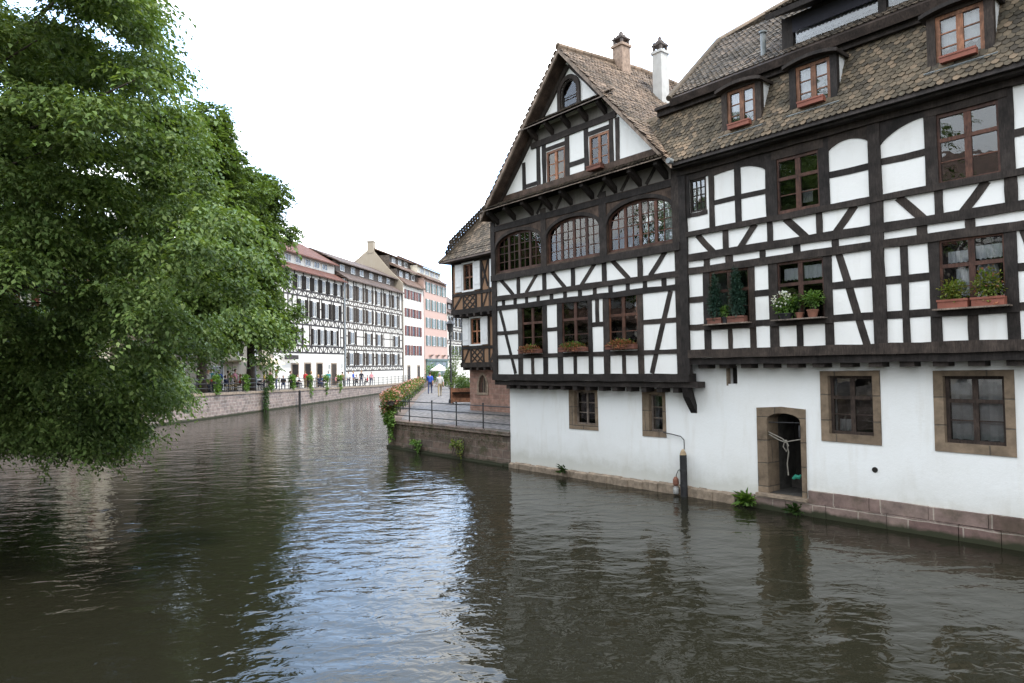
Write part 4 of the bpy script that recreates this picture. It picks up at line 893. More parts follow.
m = MB(); m.prism_u([(-.4, 18.15), (-2.2, 19.2), (-2.2, 18.8), (-.4, 18.0)], 34.46, 43.2); m.build('roof', 'roof_brown', H3)
MB().box(34.47, 43.1, -2.2, -6, 18.2, 20.2).build('attic_wall', 'wood_far_grey', H3)
for u in (36, 38.5, 41): fwin(H3, u, 1.3, 19.15, 20.05, -2.2)
m = MB(); m.prism_u([(-1.7, 20.2), (-5.1, 21.6), (-9, 18.6), (-9, 18.3), (-5.1, 21.4), (-1.7, 20.05)], 34.46, 43.2); m.build('upper_roof', 'roof_brown', H3)
H4 = far_house('salmon pink town house with grey green shutters, near the end of the far row', 43.4, 55.2, 'plaster_pink', 1.1, 17.8)
for z0, z1 in ((15.6, 17.2), (12.7, 14.4), (9.75, 11.35), (6.8, 8.4)):
    for u in (45.2, 48, 50.8, 53.5): fwin(H4, u, 1.0, z0, z1, 0, 'shutter_teal', .6)
m = MB(); m.box(43.8, 54.8, .2, .01, 1.2, 4.3).box(43.7, 54.9, .35, .012, 4.305, 4.6); m.build('shop_front', 'shutter_teal', H4)
for u in (46, 49.3, 52.6):
    m = MB(); m.box(u - .9, u + .9, .23, .201, 1.8, 4.0); m.build('shop_window', 'far_glass', H4)
    m = MB(); m.prism_u([(.02, 4.9), (.5, 5.3), (.02, 5.3)], u - .6, u + .6); m.build('bracket', 'plaster_pink', H4)
roof2(H4, 43.4, 55.2, 0, 17.8, 18.7, 19.9, 21.6, 7, 'roof_brown', 1.1, [(45.5, 1.8), (48, 1.8), (50.5, 1.8), (53, 1.8)], band='plaster_cream')
H5 = far_house('small dark timbered house with pale panels, between the pink house and the ochre house', 55.4, 66, 'plaster_far_white', 1.1, 12.9)
bands(H5, 55.4, 66, 0, [(9.9, 10.5), (7.4, 8.0), (4.6, 5.2)], .6)
for z0, z1 in ((10.7, 12.3), (8.2, 9.7), (5.4, 7.1)):
    for u in (57, 59.3, 61.6, 63.9): fwin(H5, u, .9, z0, z1, 0, 'shutter_dark', .5)
roof2(H5, 55.4, 66, 0, 12.9, 13.9, 15.1, 18, 8, 'roof_grey', 1.1, [(57.5, 1.2), (60, 1.2), (62.6, 1.2)], band='wood_far')
H6 = far_house('pale timbered house at the far end, almost hidden by the ochre house', 66.2, 80, 'plaster_far_white', 1.1, 12.0)
bands(H6, 66.2, 80, 0, [(9, 9.6), (6, 6.6)], .6)
for z0, z1 in ((10, 11.5), (7, 8.6), (3.6, 5.4)):
    for u in (68, 71, 74, 77): fwin(H6, u, .9, z0, z1, 0, 'shutter_dark', .5)
roof2(H6, 66.2, 80, 0, 12.0, 13.0, 14.2, 17, 8, 'roof_red', 1.1, [(69, 1.2), (73, 1.2)])
H0 = far_house('beige house glimpsed through the leaves behind the cream parasols', -18, -.6, 'plaster_beige', 1.5, 10.5)
for z0, z1 in ((7.6, 9.4), (4.6, 6.4)):
    for u in (-15.5, -12.5, -9.5, -6.5, -3.5): fwin(H0, u, 1.0, z0, z1, 0, 'shutter_grey', .55)
for u in (-14, -9, -4): fwin(H0, u, 1.6, 1.6, 3.7, 0, None)
roof2(H0, -18, -.6, 0, 10.5, 11.5, 12.4, 15, 8, 'roof_brown', 1.1, [(-14, 1.2), (-9, 1.2), (-4, 1.2)], band='plaster_beige')
H00 = far_house('cream house standing behind the big tree at the left edge', -44, -18.6, 'plaster_cream', 1.5, 9.5, n=-2)
for z0, z1 in ((7, 8.7), (3.6, 5.4)):
    for u in range(-42, -19, 3): fwin(H00, u, 1.0, z0, z1, -2, 'shutter_red', .55)
roof2(H00, -44, -18.6, -2, 9.5, 10.5, 11.4, 14.5, 8, 'roof_red', 1.1, [(-36, 1.2), (-30, 1.2), (-24, 1.2)], band='plaster_cream')

FQ = Frame(-25.5, -16, .0, 1)
def bank_house(label, x0, x1, ze, wall, sh, mat, roofm):
    t = thing('half_timbered_house', label, 'house', FQ, ((x0 + x1) / 2, -4, 1.7)); MB().box(x0, x1, 0, -8, 1, ze).build('wall', wall, t)
    bands(t, x0, x1, 0, [(4.4, 5.0), (7.4, 8.0), (10.4, 11.0)][:1 if ze < 7 else 2 if ze < 11 else 3], .8, mat, True, .16); posts(t, 0, [(1.7, 4.4), (5, min(ze, 7.4))] + ([(8, min(ze, 10.4))] if ze > 8 else []), [x0 + (x1 - x0) * i / 6 for i in range(7)], mat, .22)
    k = int((x1 - x0) / 3)
    for z in (2.4, 5.2, 8.2, 11.2):
        if z + 1.6 < ze:
            for i in range(k): fwin(t, x0 + (x1 - x0) * (i + .5) / k, 1.0, z, z + 1.5, 0, sh, .5)
    roof2(t, x0, x1, 0, ze, ze + 1, ze + 2, ze + 5, 8, roofm, 1.1, [(x0 + 3, 1.2), (x1 - 3, 1.2)])
bank_house('timbered house on the left bank, seen only as a reflection in the panes', -2, 14, 12.5, 'plaster_far_white', 'shutter_dark', 'wood_far', 'roof_brown')
bank_house('second timbered house on the left bank, mirrored in the windows', 14.5, 29, 10.5, 'plaster_beige', 'shutter_grey', 'wood_far', 'roof_red')
bank_house('third timbered house on the left bank, behind the leaning tree', 30, 46, 6.2, 'plaster_beige', 'shutter_dark', 'wood_far', 'roof_brown')
# ------------------------------------------------------------------ railings
def railing(name, label, path, zf, step, h, rails, r=.02, pr=.025, off=0):
    mid = path[len(path) // 2]; t = thing(name, label, 'railing', F0, (mid[0], -mid[1], zf(*mid)))
    pts = []
    for (x0, y0), (x1, y1) in zip(path, path[1:]):
        l = math.hypot(x1 - x0, y1 - y0); k = max(1, round(l / step))
        for i in range(k): pts.append((x0 + (x1 - x0) * i / k, y0 + (y1 - y0) * i / k))
    pts.append(path[-1])
    for x, y in pts:
        z = zf(x, y); m = MB(); m.tube([(x, -y, z - .05), (x, -y, z + h)], pr, 7); m.lathe((x, -y, z + h), [(pr, 0), (pr * 1.5, .02), (pr * 1.2, .05), (.004, .07)], 7); m.build('post', 'iron', t)
    for rz in rails:
        m = MB(); m.tube([(x, -y, zf(x, y) + rz) for x, y in pts], r, 6); m.build('rail', 'iron', t)
    return pts
pp = [FA.world(u, -.18) for u in (-7.85, -6.57, -4.92, -3.3, -1.69, -.12)]
railing('iron_railing', 'black iron railing with thin rails on the mossy terrace wall', [(p.x, p.y) for p in pp], lambda x, y: TZ, 9, .84, (.8, .52, .22))
PE = [(x + .2, y) for x, y in EDGE]; PE[0] = (pp[0].x, pp[0].y)
railing('iron_railing', 'dark railing hidden under pink flowers along the promenade edge', PE[:6], lambda x, y: TZ, 2.2, .9, (.88, .5))
QP = [(x - .25, y) for x, y in LQ[4:13]]
QPTS = railing('iron_railing', 'long dark railing on top of the quay wall across the canal', QP, lqz, 2.0, 1.0, (.97, .65, .33), .026, .035)

# ------------------------------------------------------------------ small things on and by the big houses
def leafy(name, mat, parent, blobs, k, size, shell=.2, asp=.55):
    V = np.concatenate([leaf_blob(c, r, int(k * w), size, shell, asp) for c, r, w in blobs]); return np_object(name, V, None, mat, parent)
def trough(u0, u1, n0, n1, z0, z1, m):
    m.box(u0, u1, n0, n1, z0, z0 + .02).box(u0, u1, n1 - .02, n1, z0 + .02, z1).box(u0, u1, n0, n0 + .02, z0 + .02, z1).box(u0, u0 + .02, n0 + .021, n1 - .021, z0 + .02, z1).box(u1 - .02, u1, n0 + .021, n1 - .021, z0 + .02, z1)
    m.box(u0 - .012, u1 + .012, n1 - .006, n1 + .014, z1 - .035, z1 + .004); return m
def flower_trough(label, u0, u1, z, n0=NU, box='old_red_box', leaf='leaf_bright', flo='flower_orange', hh=.16, kl=260, kf=240, group=None, depth=.17, h=.12, fs=.045):
    t = thing('flower_box', label, 'flower box', FA, ((u0 + u1) / 2, n0 + depth / 2, z), group)
    trough(u0, u1, n0 + .01, n0 + depth, z, z + h, MB()).build('box', box, t)
    c = ((u0 + u1) / 2, n0 + depth / 2, z + h + hh * .35); r = ((u1 - u0) / 2, .12, hh * .6)
    if kl: leafy('leaves', leaf, t, [(c, r, 1)], kl, .07)
    if kf: leafy('flowers', flo, t, [((c[0], c[1] + .03, c[2] - .05), (r[0] + .02, .15, hh * .75), 1)], int(kf * 1.5), fs, .5, .9)
    return t
flower_trough('trough of faded orange flowers on the left casement of the gabled house', 1.12, 2.06, 3.66, kl=60, kf=420)
flower_trough('trough of orange flowers with green tips on the middle casement of the gabled house', 2.92, 3.96, 3.66, kl=240, kf=330)
flower_trough('orange flowered trough on the right casement of the gabled house, beside the long brace', 4.74, 5.72, 3.68, kl=70, kf=430)
t = thing('planter_box', 'small dark red planter box on the right window high in the gable', 'planter', FA, (4.5, NU + .1, 8.62)); trough(4.2, 4.72, NU + .035, NU + .19, 8.63, 8.76, MB()).build('trough', 'old_red_box', t); MB().box(4.22, 4.7, NU + .06, NU + .165, 8.66, 8.73).build('soil', 'soil', t)
def potted(name, label, u, z, n, pot, pw, ph, leaf, blobs, k, size, asp=.5, square=True, shell=.15, fl=None):
    t = thing(name, label, 'potted plant', FA, (u, n, z))
    m = MB()
    if square: trough(u - pw / 2, u + pw / 2, n - .08, n + .08, z, z + ph, m)
    else: m.lathe((u, n, z), [(pw * .36, 0), (pw * .5, ph * .85), (pw * .54, ph * .86), (pw * .54, ph), (pw * .46, ph), (pw * .42, ph * .8)], 14)
    m.build('pot', pot, t)
    m = MB()
    for j in range(4): m.tube([(u + random.uniform(-.04, .04), n, z + ph * .8), (u + random.uniform(-.1, .1) * pw * 3, n + random.uniform(-.03, .03), z + ph + blobs[0][1][2])], .008, 5)
    m.build('stems', 'bark', t)
    leafy('leaves', leaf, t, blobs, k, size, shell, asp)
    if fl: leafy('flowers', 'flower_white', t, [fl], 120, .05, .7, .95)
    return t
NS = NU + .06
MB_ = MB
for a, b in ((7.87, 8.95), (9.57, 10.64), (12.68, 13.78)):
    MB().box(a - .02, b + .03, NU - .06, NU + .22, 4.153, 4.18).build('sill_board', 'wood_grey', H)
potted('potted_conifer', 'tall blue green conifer in a red trough, left in the plant filled window', 8.13, 4.182, NU + .1, 'old_red_box', .36, .13, 'leaf_conifer', [((8.13, NU + .1, 4.64), (.2, .14, .42), 1), ((8.11, NU + .1, 4.98), (.11, .09, .36), .5)], 1700, .075, .2)
potted('potted_conifer', 'taller blue green conifer in a wider red trough, right in the plant filled window', 8.68, 4.182, NU + .1, 'old_red_box', .42, .14, 'leaf_conifer', [((8.68, NU + .1, 4.68), (.23, .15, .44), 1), ((8.66, NU + .1, 5.06), (.12, .09, .38), .5)], 2000, .075, .2)
potted('potted_shrub', 'small bright green round shrub between the two conifers', 8.4, 4.182, NU + .12, 'pole_dark', .16, .14, 'leaf_bright', [((8.4, NU + .12, 4.44), (.13, .1, .14), 1)], 260, .055, .6, False)
potted('potted_shrub', 'leafy green plant with white flowers, left in the window above the water door', 9.84, 4.182, NU + .1, 'pole_dark', .3, .12, 'leaf_bright', [((9.86, NU + .1, 4.46), (.3, .12, .24), 1)], 420, .075, .6, False, .2, ((9.78, NU + .14, 4.6), (.22, .1, .16), 1))
potted('potted_shrub', 'dark reddish stemmed plant in the middle of the window above the water door', 10.14, 4.182, NU + .1, 'terracotta', .16, .12, 'leaf_dark', [((10.14, NU + .1, 4.5), (.09, .08, .2), 1)], 120, .06, .5, False)
potted('potted_shrub', 'rounded light green bush in a terracotta pot, right in the window above the water door', 10.42, 4.182, NU + .1, 'terracotta', .22, .16, 'leaf_bright', [((10.42, NU + .1, 4.56), (.25, .13, .19), 1)], 420, .06, .6, False)
flower_trough('red trough with bright green low plants, left half of the lace curtained window', 12.74, 13.2, 4.182, NU + .02, 'red_box', 'leaf_yellow', hh=.4, kl=330, kf=0, h=.15)
flower_trough('red trough with yellowish tall plants, right half of the lace curtained window', 13.26, 13.74, 4.182, NU + .02, 'red_box', 'leaf_yellow', hh=.55, kl=330, kf=40, h=.15)
# mooring post, bilge fitting, cable, rope
t = thing('mooring_post', 'black timber mooring post with pale top against the white wall by the water', 'post', FA, (6.88, .2, 0))
m = MB(); m.tube([(6.88, .17, -1.5), (6.88, .17, .5), (6.87, .16, 1.02)], .088, 12); m.build('shaft', 'pole_dark', t)
m = MB(); m.lathe((6.87, .16, 1.021), [(.085, 0), (.07, .05), (.05, .1), (.02, .14)], 12); m.build('top', 'pole_top', t)
m = MB()
for z in (.25, .62): m.tube([(6.87, .17, z), (6.87, .17, z + .05)], .095, 12)
m.build('band', 'iron', t)
t = thing('boat_fender', 'small rusty topped fender hanging beside the black mooring post', 'fender', FA, (6.64, .16, .1))
m = MB(); m.lathe((6.64, .17, .02), [(.03, 0), (.07, .03), (.075, .14), (.05, .2), (.03, .21)], 10); m.build('body', 'buoy_white', t)
m = MB(); m.lathe((6.64, .17, .24), [(.05, 0), (.075, .05), (.07, .16), (.03, .22)], 10); m.build('top', 'terracotta', t)
m = MB(); m.tube([(6.64, .16, .22), (6.62, .12, .5), (6.64, .05, .62)], .01, 5); m.build('cord', 'iron', t)
t = tag(MB().tube([(6.2, .05, 1.52), (6.45, .06, 1.5), (6.75, .07, 1.46), (6.85, .08, 1.38), (6.88, .12, 1.15)], .012, 6).build('cable', 'iron', fr=FA, base=(6.5, .05, 1.4)), 'thin grey cable from the small barred window to the mooring post', 'cable')
t = thing('mooring_rope', 'pale knotted rope hung across the dark water door', 'rope', FA, (9.45, .0, 1.6))
m = MB(); m.tube([(9.06, -.03, 1.66), (9.2, -.02, 1.6), (9.35, -.0, 1.54), (9.47, .0, 1.52), (9.6, 0, 1.55), (9.82, -.02, 1.6)], .013, 6); m.build('span', 'rope', t)
m = MB(); m.tube([(9.06, -.03, 1.71), (9.4, 0, 1.585), (9.5, .01, 1.51), (9.54, .01, 1.3), (9.5, .01, 1.05), (9.52, .01, .8)], .014, 6)
m.tube([(9.47, .02, 1.55), (9.43, .03, 1.42), (9.5, .03, 1.32), (9.55, .03, 1.45), (9.5, .02, 1.54)], .014, 6); m.lathe((9.49, .015, 1.49), [(.01, 0), (.035, .02), (.035, .06), (.01, .08)], 8); m.build('hanging_end', 'rope', t)
t = tag(MB().tube([(9.4, -.4, .66), (9.46, -.42, .72), (9.53, -.44, .7), (9.56, -.46, .76)], [.03, .05, .045, .02], 7).build('net_bundle', 'net_green', fr=FA, base=(9.48, -.4, .64)), 'bit of green netting on the step inside the water door', 'net')
# plants growing from the footing
def weed(label, u, n, z, rs, k, size, mat='leaf_bright', nm='wall_plant'):
    t = thing(nm, label, 'plant', FA, (u, n, z))
    A = np.array([[random.uniform(-1, 1), random.uniform(.1, 1), random.uniform(-.2, 1)] for _ in range(k)]); P = np.array([[u, n, z]]) + A * np.array(rs) * RNG.random((k, 1)) * .7
    np_object('leaves', leaf_verts(P, A, size * (.6 + .8 * RNG.random(k)), .4), None, mat, t)
    m = MB(); m.tube([(u, n - .03, z - .05), (u, n + .03, z + rs[2] * .4)], .012, 5); m.build('stems', 'bark', t)
weed('bright green fern like plant growing at the foot of the water door', 8.58, .12, .1, (.3, .18, .24), 130, .17)
weed('second small green plant below the threshold of the water door', 9.75, .18, .08, (.2, .12, .22), 90, .12, 'leaf_dark')
weed('dark weed tuft on the stone footing under the barred window', 2.6, .12, .16, (.2, .15, .22), 70, .14, 'leaf_dark')
# terrace greenery
def vine(label, u0, u1, n, z0, z1, k, size, mat='leaf_mid', name='climbing_plant'):
    t = thing(name, label, 'plant', FA, ((u0 + u1) / 2, n, z0))
    P = []; A = []
    for j in range(k):
        u = random.uniform(u0, u1); z = z1 - (z1 - z0) * random.random() ** 1.1; w = .5 + .5 * math.sin(u * 9)
        if (z1 - z) / (z1 - z0) > .35 + .65 * w: z = z1 - (z1 - z) * .4
        P.append((u, n + random.uniform(0, .12), z)); A.append((random.uniform(-.6, .6), random.uniform(.2, 1), random.uniform(-1, .3)))
    np_object('leaves', leaf_verts(np.array(P), np.array(A), size * (.6 + .8 * RNG.random(k)), .55), None, mat, t)
    m = MB()
    for j in range(5):
        u = u0 + (u1 - u0) * (j + .5) / 5; m.tube([(u, n + .02, z1), (u + .06, n + .04, (z0 + z1) / 2), (u - .05, n + .03, z0 + .1)], .012, 5)
    m.build('stems', 'bark', t)
vine('green trailing plant hanging over the outer corner of the terrace wall', -7.95, -7.25, .06, .25, 1.5, 420, .13, 'leaf_bright')
vine('ivy patch low on the terrace wall, near its middle', -5.9, -5.2, .08, .02, .5, 220, .1, 'leaf_bright')
vine('thin green weeds on the terrace wall near the white house', -3.2, -2.4, .08, .05, .75, 200, .09, 'leaf_yellow')
ords = ['first', 'second', 'third', 'fourth', 'fifth', 'sixth', 'seventh', 'eighth', 'ninth', 'tenth', 'eleventh', 'twelfth', 'thirteenth']
fp = [(pp[0].x - .05, pp[0].y + .05)]
q = [(x + .1, y) for x, y in EDGE]
dist = 1.0
for (x0, y0), (x1, y1) in zip(q[:5], q[1:5]):
    l = math.hypot(x1 - x0, y1 - y0)
    while dist < l: fp.append((x0 + (x1 - x0) * dist / l, y0 + (y1 - y0) * dist / l)); dist += 2.7 + .12 * len(fp)
    dist -= l
fp = fp[:12]
for i, (x, y) in enumerate(fp):
    b = (x, -y, TZ + .62)
    lab = 'large basket of pink geraniums on the outer corner of the terrace' if i == 0 else f'{ords[i]} basket of pink flowers along the promenade, counted from the terrace corner'
    t = thing('flower_box', lab, 'flower box', F0, b, 'flower baskets along the promenade')
    l = .55 if i == 0 else .8
    MB().box(x - .13, x + .13, -y - l, -y + l, TZ + .62, TZ + .8).build('box', 'wood_far', t)
    leafy('leaves', 'leaf_mid', t, [((x - .05, -y, TZ + .85), (.42, l + .2, .36), 1), ((x - .15, -y, TZ + .45), (.3, l, .5), .7)], 900 if i < 4 else 420, .11 if i < 4 else .15)
    leafy('flowers', 'flower_pink' if i % 3 != 2 else 'flower_orange', t, [((x - .05, -y, TZ + .92), (.45, l + .22, .36), 1), ((x - .2, -y, TZ + .55), (.3, l, .35), .4)], (260 if i == 0 else 190) if i < 4 else 90, .075 if i < 4 else .1, .75, .95)
# wooden planter trough with plants on the terrace, lamp, parasols, shrubs
t = thing('wooden_planter', 'reddish wooden planter with open slatted side on the cobbled terrace', 'planter', F0, (-2.95, -39.6, TZ))
m = MB()
for a in (-.62, .56):
    for b in (-.25, .2): m.box(-2.95 + a, -2.95 + a + .08, -39.6 + b, -39.6 + b + .08, TZ, TZ + .95)
m.build('leg', 'wood_light', t)
m = MB(); m.box(-3.53, -2.4, -39.34, -39.31, TZ + .12, TZ + .36).box(-3.53, -2.4, -39.34, -39.31, TZ + .70, TZ + .92).box(-3.53, -2.4, -39.84, -39.80, TZ + .12, TZ + .92); m.build('side_board', 'wood_light', t)
MB().box(-3.5, -2.45, -39.79, -39.36, TZ + .6, TZ + .86).build('soil', 'soil', t)
leafy('leaves', 'leaf_mid', t, [((-2.95, -39.58, TZ + 1.15), (.75, .35, .42), 1)], 500, .12)
lx, ly = -3.6, 39.9
t = thing('street_lamp', 'dark iron street lamp with glass lantern beside the ochre house', 'street lamp', F0, (lx, -ly, TZ))
m = MB(); m.lathe((lx, -ly, TZ), [(.16, 0), (.15, .25), (.09, .32), (.075, .9), (.055, 1.0), (.045, 3.9), (.07, 3.95), (.04, 4.05), (.03, 4.2)], 10); m.build('post', 'iron', t)
m = MB(); m.lathe((lx, -ly, TZ + 4.2), [(.1, 0), (.12, .03), (.19, .42), (.2, .44), (.2, .46)], 6); 
m.build('lantern_glass', 'far_glass', t)
m = MB(); m.lathe((lx, -ly, TZ + 4.661), [(.3, 0), (.26, .05), (.1, .2), (.05, .24), (.05, .3), (.01, .36)], 6)
for j in range(6):
    q_ = 2 * math.pi * j / 6; m.tube([(lx + .125 * math.cos(q_), -ly + .125 * math.sin(q_), TZ + 4.2), (lx + .2 * math.cos(q_), -ly + .2 * math.sin(q_), TZ + 4.66)], .014, 4)
m.build('lantern_frame', 'iron', t)
def parasol(label, x, y, z, r, h, mat, seg=8):
    t = thing('parasol', label, 'parasol', F0, (x, -y, z))
    m = MB(); m.lathe((x, -y, z), [(.22, 0), (.22, .06), (.03, .08), (.025, h)], 8); m.build('pole', 'wood_grey', t)
    m = MB(); m.lathe((x, -y, z + h - .55), [(r, -.14), (r, 0), (r * .5, .32), (.04, .6), (.02, .62)], seg, 0, seg == 4); m.build('canopy', mat, t)
parasol('white parasol open at the far end of the promenade', -8.0, 75, TZ, 1.0, 2.4, 'parasol_white')
parasol('cream square parasol on the quay, partly hidden by leaves, left of the two', -25.0, 61, 1.5, 2.0, 3.2, 'parasol_cream', 4)
parasol('cream square parasol on the quay nearer to the white timbered house', -23.4, 65, 1.45, 1.9, 3.0, 'parasol_cream', 4)
def shrub(label, x, y, z, w, h, mat, k=700, size=.2, name='shrub'):
    t = thing(name, label, 'shrub', F0, (x, -y, z))
    m = MB()
    for j in range(4): m.tube([(x + random.uniform(-.1, .1) * w, -y, z - .05), (x + random.uniform(-.5, .5) * w, -y + random.uniform(-.3, .3) * w, z + h * .7)], [.04, .012], 5)
    m.build('stems', 'bark', t)
    bl = [((x + random.uniform(-.5, .5) * w, -y + random.uniform(-.4, .4) * w, z + h * random.uniform(.35, .75)), (w * .45, w * .4, h * .3), .25) for _ in range(5)]
    leafy('leaves', mat, t, bl, k, size)
shrub('tall dark bush at the bend of the quay, below the grey timbered house', -17.6, 104, 1.1, 2.6, 2.8, 'leaf_dark', 900, .3)
shrub('bright green bush beside the white parasol', -9.2, 78, TZ, 1.3, 2.6, 'leaf_bright', 700, .2)
shrub('green bush right of the white parasol, further along the lane', -6.0, 66, TZ, 1.3, 2.2, 'leaf_mid', 700, .2)
shrub('dark green bush beside the lamp post behind the wooden planter', -3.5, 46, TZ, .9, 1.9, 'leaf_mid', 700, .14)
shrub('slender pale green sapling in front of the small dark timbered house', -5.0, 57, TZ, .9, 4.2, 'leaf_mid', 500, .16, 'sapling')
shrub('low leafy bush against the ochre house wall', -2.7, 41.5, TZ, .7, 1.5, 'leaf_dark', 500, .13)
# hanging planters on the far quay railing
hp = [QPTS[i] for i in (7, 10, 13, 15, 17, 19, 21, 23, 25) if i < len(QPTS)]
for i, (x, y) in enumerate(hp):
    z = lqz(x, y); t = thing('hanging_planter', f'{ords[i]} green trailing planter from the left on the far quay railing', 'planter', F0, (x, -y, z + .6), 'planters hanging on the far quay railing')
    MB().box(x + .04, x + .3, -y - .45, -y + .45, z + .62, z + .82).build('box', 'wood_far', t)
    L = random.uniform(.5, 1.5)
    leafy('leaves', 'leaf_bright', t, [((x + .2, -y, z + .95), (.3, .55, .32), 1), ((x + .28, -y, z + .75 - L * .5), (.15, .4, L * .6), .8)], 260, .17)
t = thing('mooring_post', 'thin dark timber pole standing in the water against the far quay wall', 'post', F0, (-18.9, -60.5, 0)); m = MB(); m.tube([(-18.85, -60.5, -1), (-18.85, -60.5, 1.3)], .11, 8); m.build('shaft', 'pole_dark', t)
m = MB(); m.lathe((-18.85, -60.5, 1.301), [(.11, 0), (.09, .08), (.02, .13)], 8); m.build('top', 'pole_dark', t)
t = thing('climbing_plant', 'dark creeper hanging down the far quay wall to the water', 'plant', F0, (-20.1, -55, 0))
P = np.array([[-20.15 + random.uniform(.35, .6), -54.5 + random.uniform(-.4, .4), random.uniform(.1, 1.9)] for _ in range(420)]); np_object('leaves', leaf_verts(P, RNG.normal(size=(420, 3)) + np.array([.6, 0, -1]), .18), None, 'leaf_dark', t)
m = MB(); m.tube([(-19.75, -54.5, 1.9), (-19.7, -54.45, 1), (-19.72, -54.55, .0)], .05, 6); m.build('stems', 'bark', t)

# ------------------------------------------------------------------ trees
def tubes_to(m, base, targets, r0):
    for tg, r1 in targets:
        b = Vector(base); e = Vector(tg); mid = (b + e) / 2 + Vector((random.uniform(-.4, .4), random.uniform(-.4, .4), random.uniform(.05, .2) * (e - b).length)); m.tube([b, b * .5 + mid * .5, mid, mid * .4 + e * .6, e], [r0, r0 * .8, r0 * .6, r0 * .4, r1], 7)
def foliage(lobes, nsp, nl, L, size, droop, asp=.5, shell=.45, flat=.6, axis=None, hang=.3):
    C = np.array([l[0] for l in lobes]); Rr = np.array([l[1] for l in lobes]); w = Rr ** 2; w = w / w.sum()
    idx = RNG.choice(len(C), nsp, p=w); d = unit(RNG.normal(size=(nsp, 3)))
    q = shell + (1 - shell) * RNG.random((nsp, 1)) ** .6
    rad = np.stack([Rr[idx], Rr[idx], Rr[idx] * flat], 1)
    O = C[idx] + d * q * rad * .85
    D = unit(d * np.array([1, 1, .35]) + RNG.normal(size=(nsp, 3)) * .35 + np.array([0, 0, -.05]))
    if axis is not None:   # boughs run outwards from the trunk, nearly level, their tips drooping
        o_ = O - np.array([axis[0], axis[1], 0]); o_[:, 2] = 0; o_ = unit(o_) + np.array(axis[2]) * .55
        D = unit(unit(o_) + RNG.normal(size=(nsp, 3)) * np.array([.5, .5, .16]) + np.array([0, 0, .08]))
    Ls = L * (.6 + .8 * RNG.random((nsp, 1)))
    s = np.linspace(.05, 1, nl)[None, :, None]
    P = O[:, None] + D[:, None] * s * Ls[:, None] + np.array([0, 0, -1.]) * droop * s ** 2 * Ls[:, None]
    side = unit(np.cross(D, np.array([0, 0, 1.]) + RNG.normal(size=(nsp, 3)) * .3))
    sg = np.where(np.arange(nl) % 2, 1., -1.)[None, :, None]
    P = P + side[:, None] * sg * .05 * Ls[:, None] + RNG.normal(size=(nsp, nl, 3)) * .03
    A = D[:, None] * .6 + side[:, None] * sg * .9 + np.array([0, 0, -hang]) + RNG.normal(size=(nsp, nl, 3)) * .25
    k = nsp * nl
    V = leaf_verts(P.reshape(k, 3), A.reshape(k, 3), size * (.65 + .7 * RNG.random(k)), asp)
    return V
def pxw(px, py, Y):     # a direction of sight turned into a place at depth Y (used once, to rough in the crowns)
    return np.array([(px - 512) / 683 * Y, -Y, CAM_H + (374 - .017 * px - py) / 683 * Y])
rows = {-120: (-60, 0, 60, 110), -60: (-60, 0, 60, 105), -10: (-50, 20, 80, 112), 30: (-60, 0, 50, 92, 122), 68: (-40, 15, 70, 112, 142), 105: (-60, -10, 40, 90, 130, 160), 142: (-30, 20, 70, 120, 168), 180: (-50, 0, 50, 100, 150, 195),
        216: (-30, 25, 75, 125, 170, 212), 252: (-50, 0, 50, 100, 150, 190, 226), 288: (-30, 25, 75, 125, 175, 222), 322: (-50, 0, 50, 100, 150, 195, 236), 350: (-20, 30, 80, 130, 176, 258), 376: (-40, 5, 50, 95, 132, 150), 400: (-20, 25, 70, 108, 130), 420: (-30, 10, 50, 84, 106), 436: (-10, 26, 54, 82)}
random.seed(23); RNG = np.random.default_rng(5)
lobes = []
for py, xs in rows.items():
    for px in xs:
        if random.random() < .14 and px < 100: continue
        Y = float(np.interp(py, [-120, 120, 250, 335, 370, 450], [9.4, 10.4, 10.4, 10.8, 13.4, 13.4])) + .8 * math.sin(px * .03 + py * .021) + random.uniform(-1.0, 1.0)
        r_ = (.62 if px < 120 else .52) * random.uniform(.75, 1.2) * Y / 12
        if py in (350,) and px == 258: r_ *= .62
        if py > 415: r_ *= .72
        lobes.append((pxw(px + random.uniform(-6, 4), py + random.uniform(-8, 8), Y), r_))
        if px < 175: lobes.append((pxw(px + random.uniform(-10, 10), py + random.uniform(-14, 14), Y + 1.8), r_ * 1.2))
        if px < 150: lobes.append((pxw(px * 1.05 + random.uniform(-10, 10), py + random.uniform(-14, 14), Y + 3.6), r_ * 1.4))
vis = len(lobes)
for _ in range(60): lobes.append((np.array([random.uniform(-17, -10.5), -random.uniform(6, 17), random.uniform(4.5, 14)]), random.uniform(.9, 1.5)))
for _ in range(18):      # unseen crown lobes added overhead to shade the boughs below
    y = random.uniform(4, 10); lobes.append((np.array([random.uniform(-13.5, -8.5), -y, 3.3 + .60 * y + 1.6 + random.uniform(0, 5)]), random.uniform(.8, 1.3)))
T1 = thing('deciduous_tree', 'large leafy tree leaning over the water, filling the left of the photo', 'tree', F0, (-12.8, -13.5, 1.75))
m = MB(); bx, bn_ = -12.8, -13.5
m.tube([(bx, bn_, 1.4), (bx + .1, bn_, 2.6), (bx + .35, bn_ + .1, 4.2), (bx + .6, bn_ + .2, 6)], [.5, .38, .33, .27], 12)
sub = random.sample(lobes[:vis], 46) + random.sample(lobes[vis:], 16)
hubs = [(bx + .3, bn_ + .1, 4.0), (bx + .45, bn_ + .15, 5.0), (bx + .6, bn_ + .2, 6)]
for c, r_ in sub:
    hb = min(hubs, key=lambda h: abs(h[2] - (c[2] - 1.2))); tubes_to(m, hb, [(tuple(c), .008)], .042)
m.build('trunk', 'bark', T1, smooth=True)
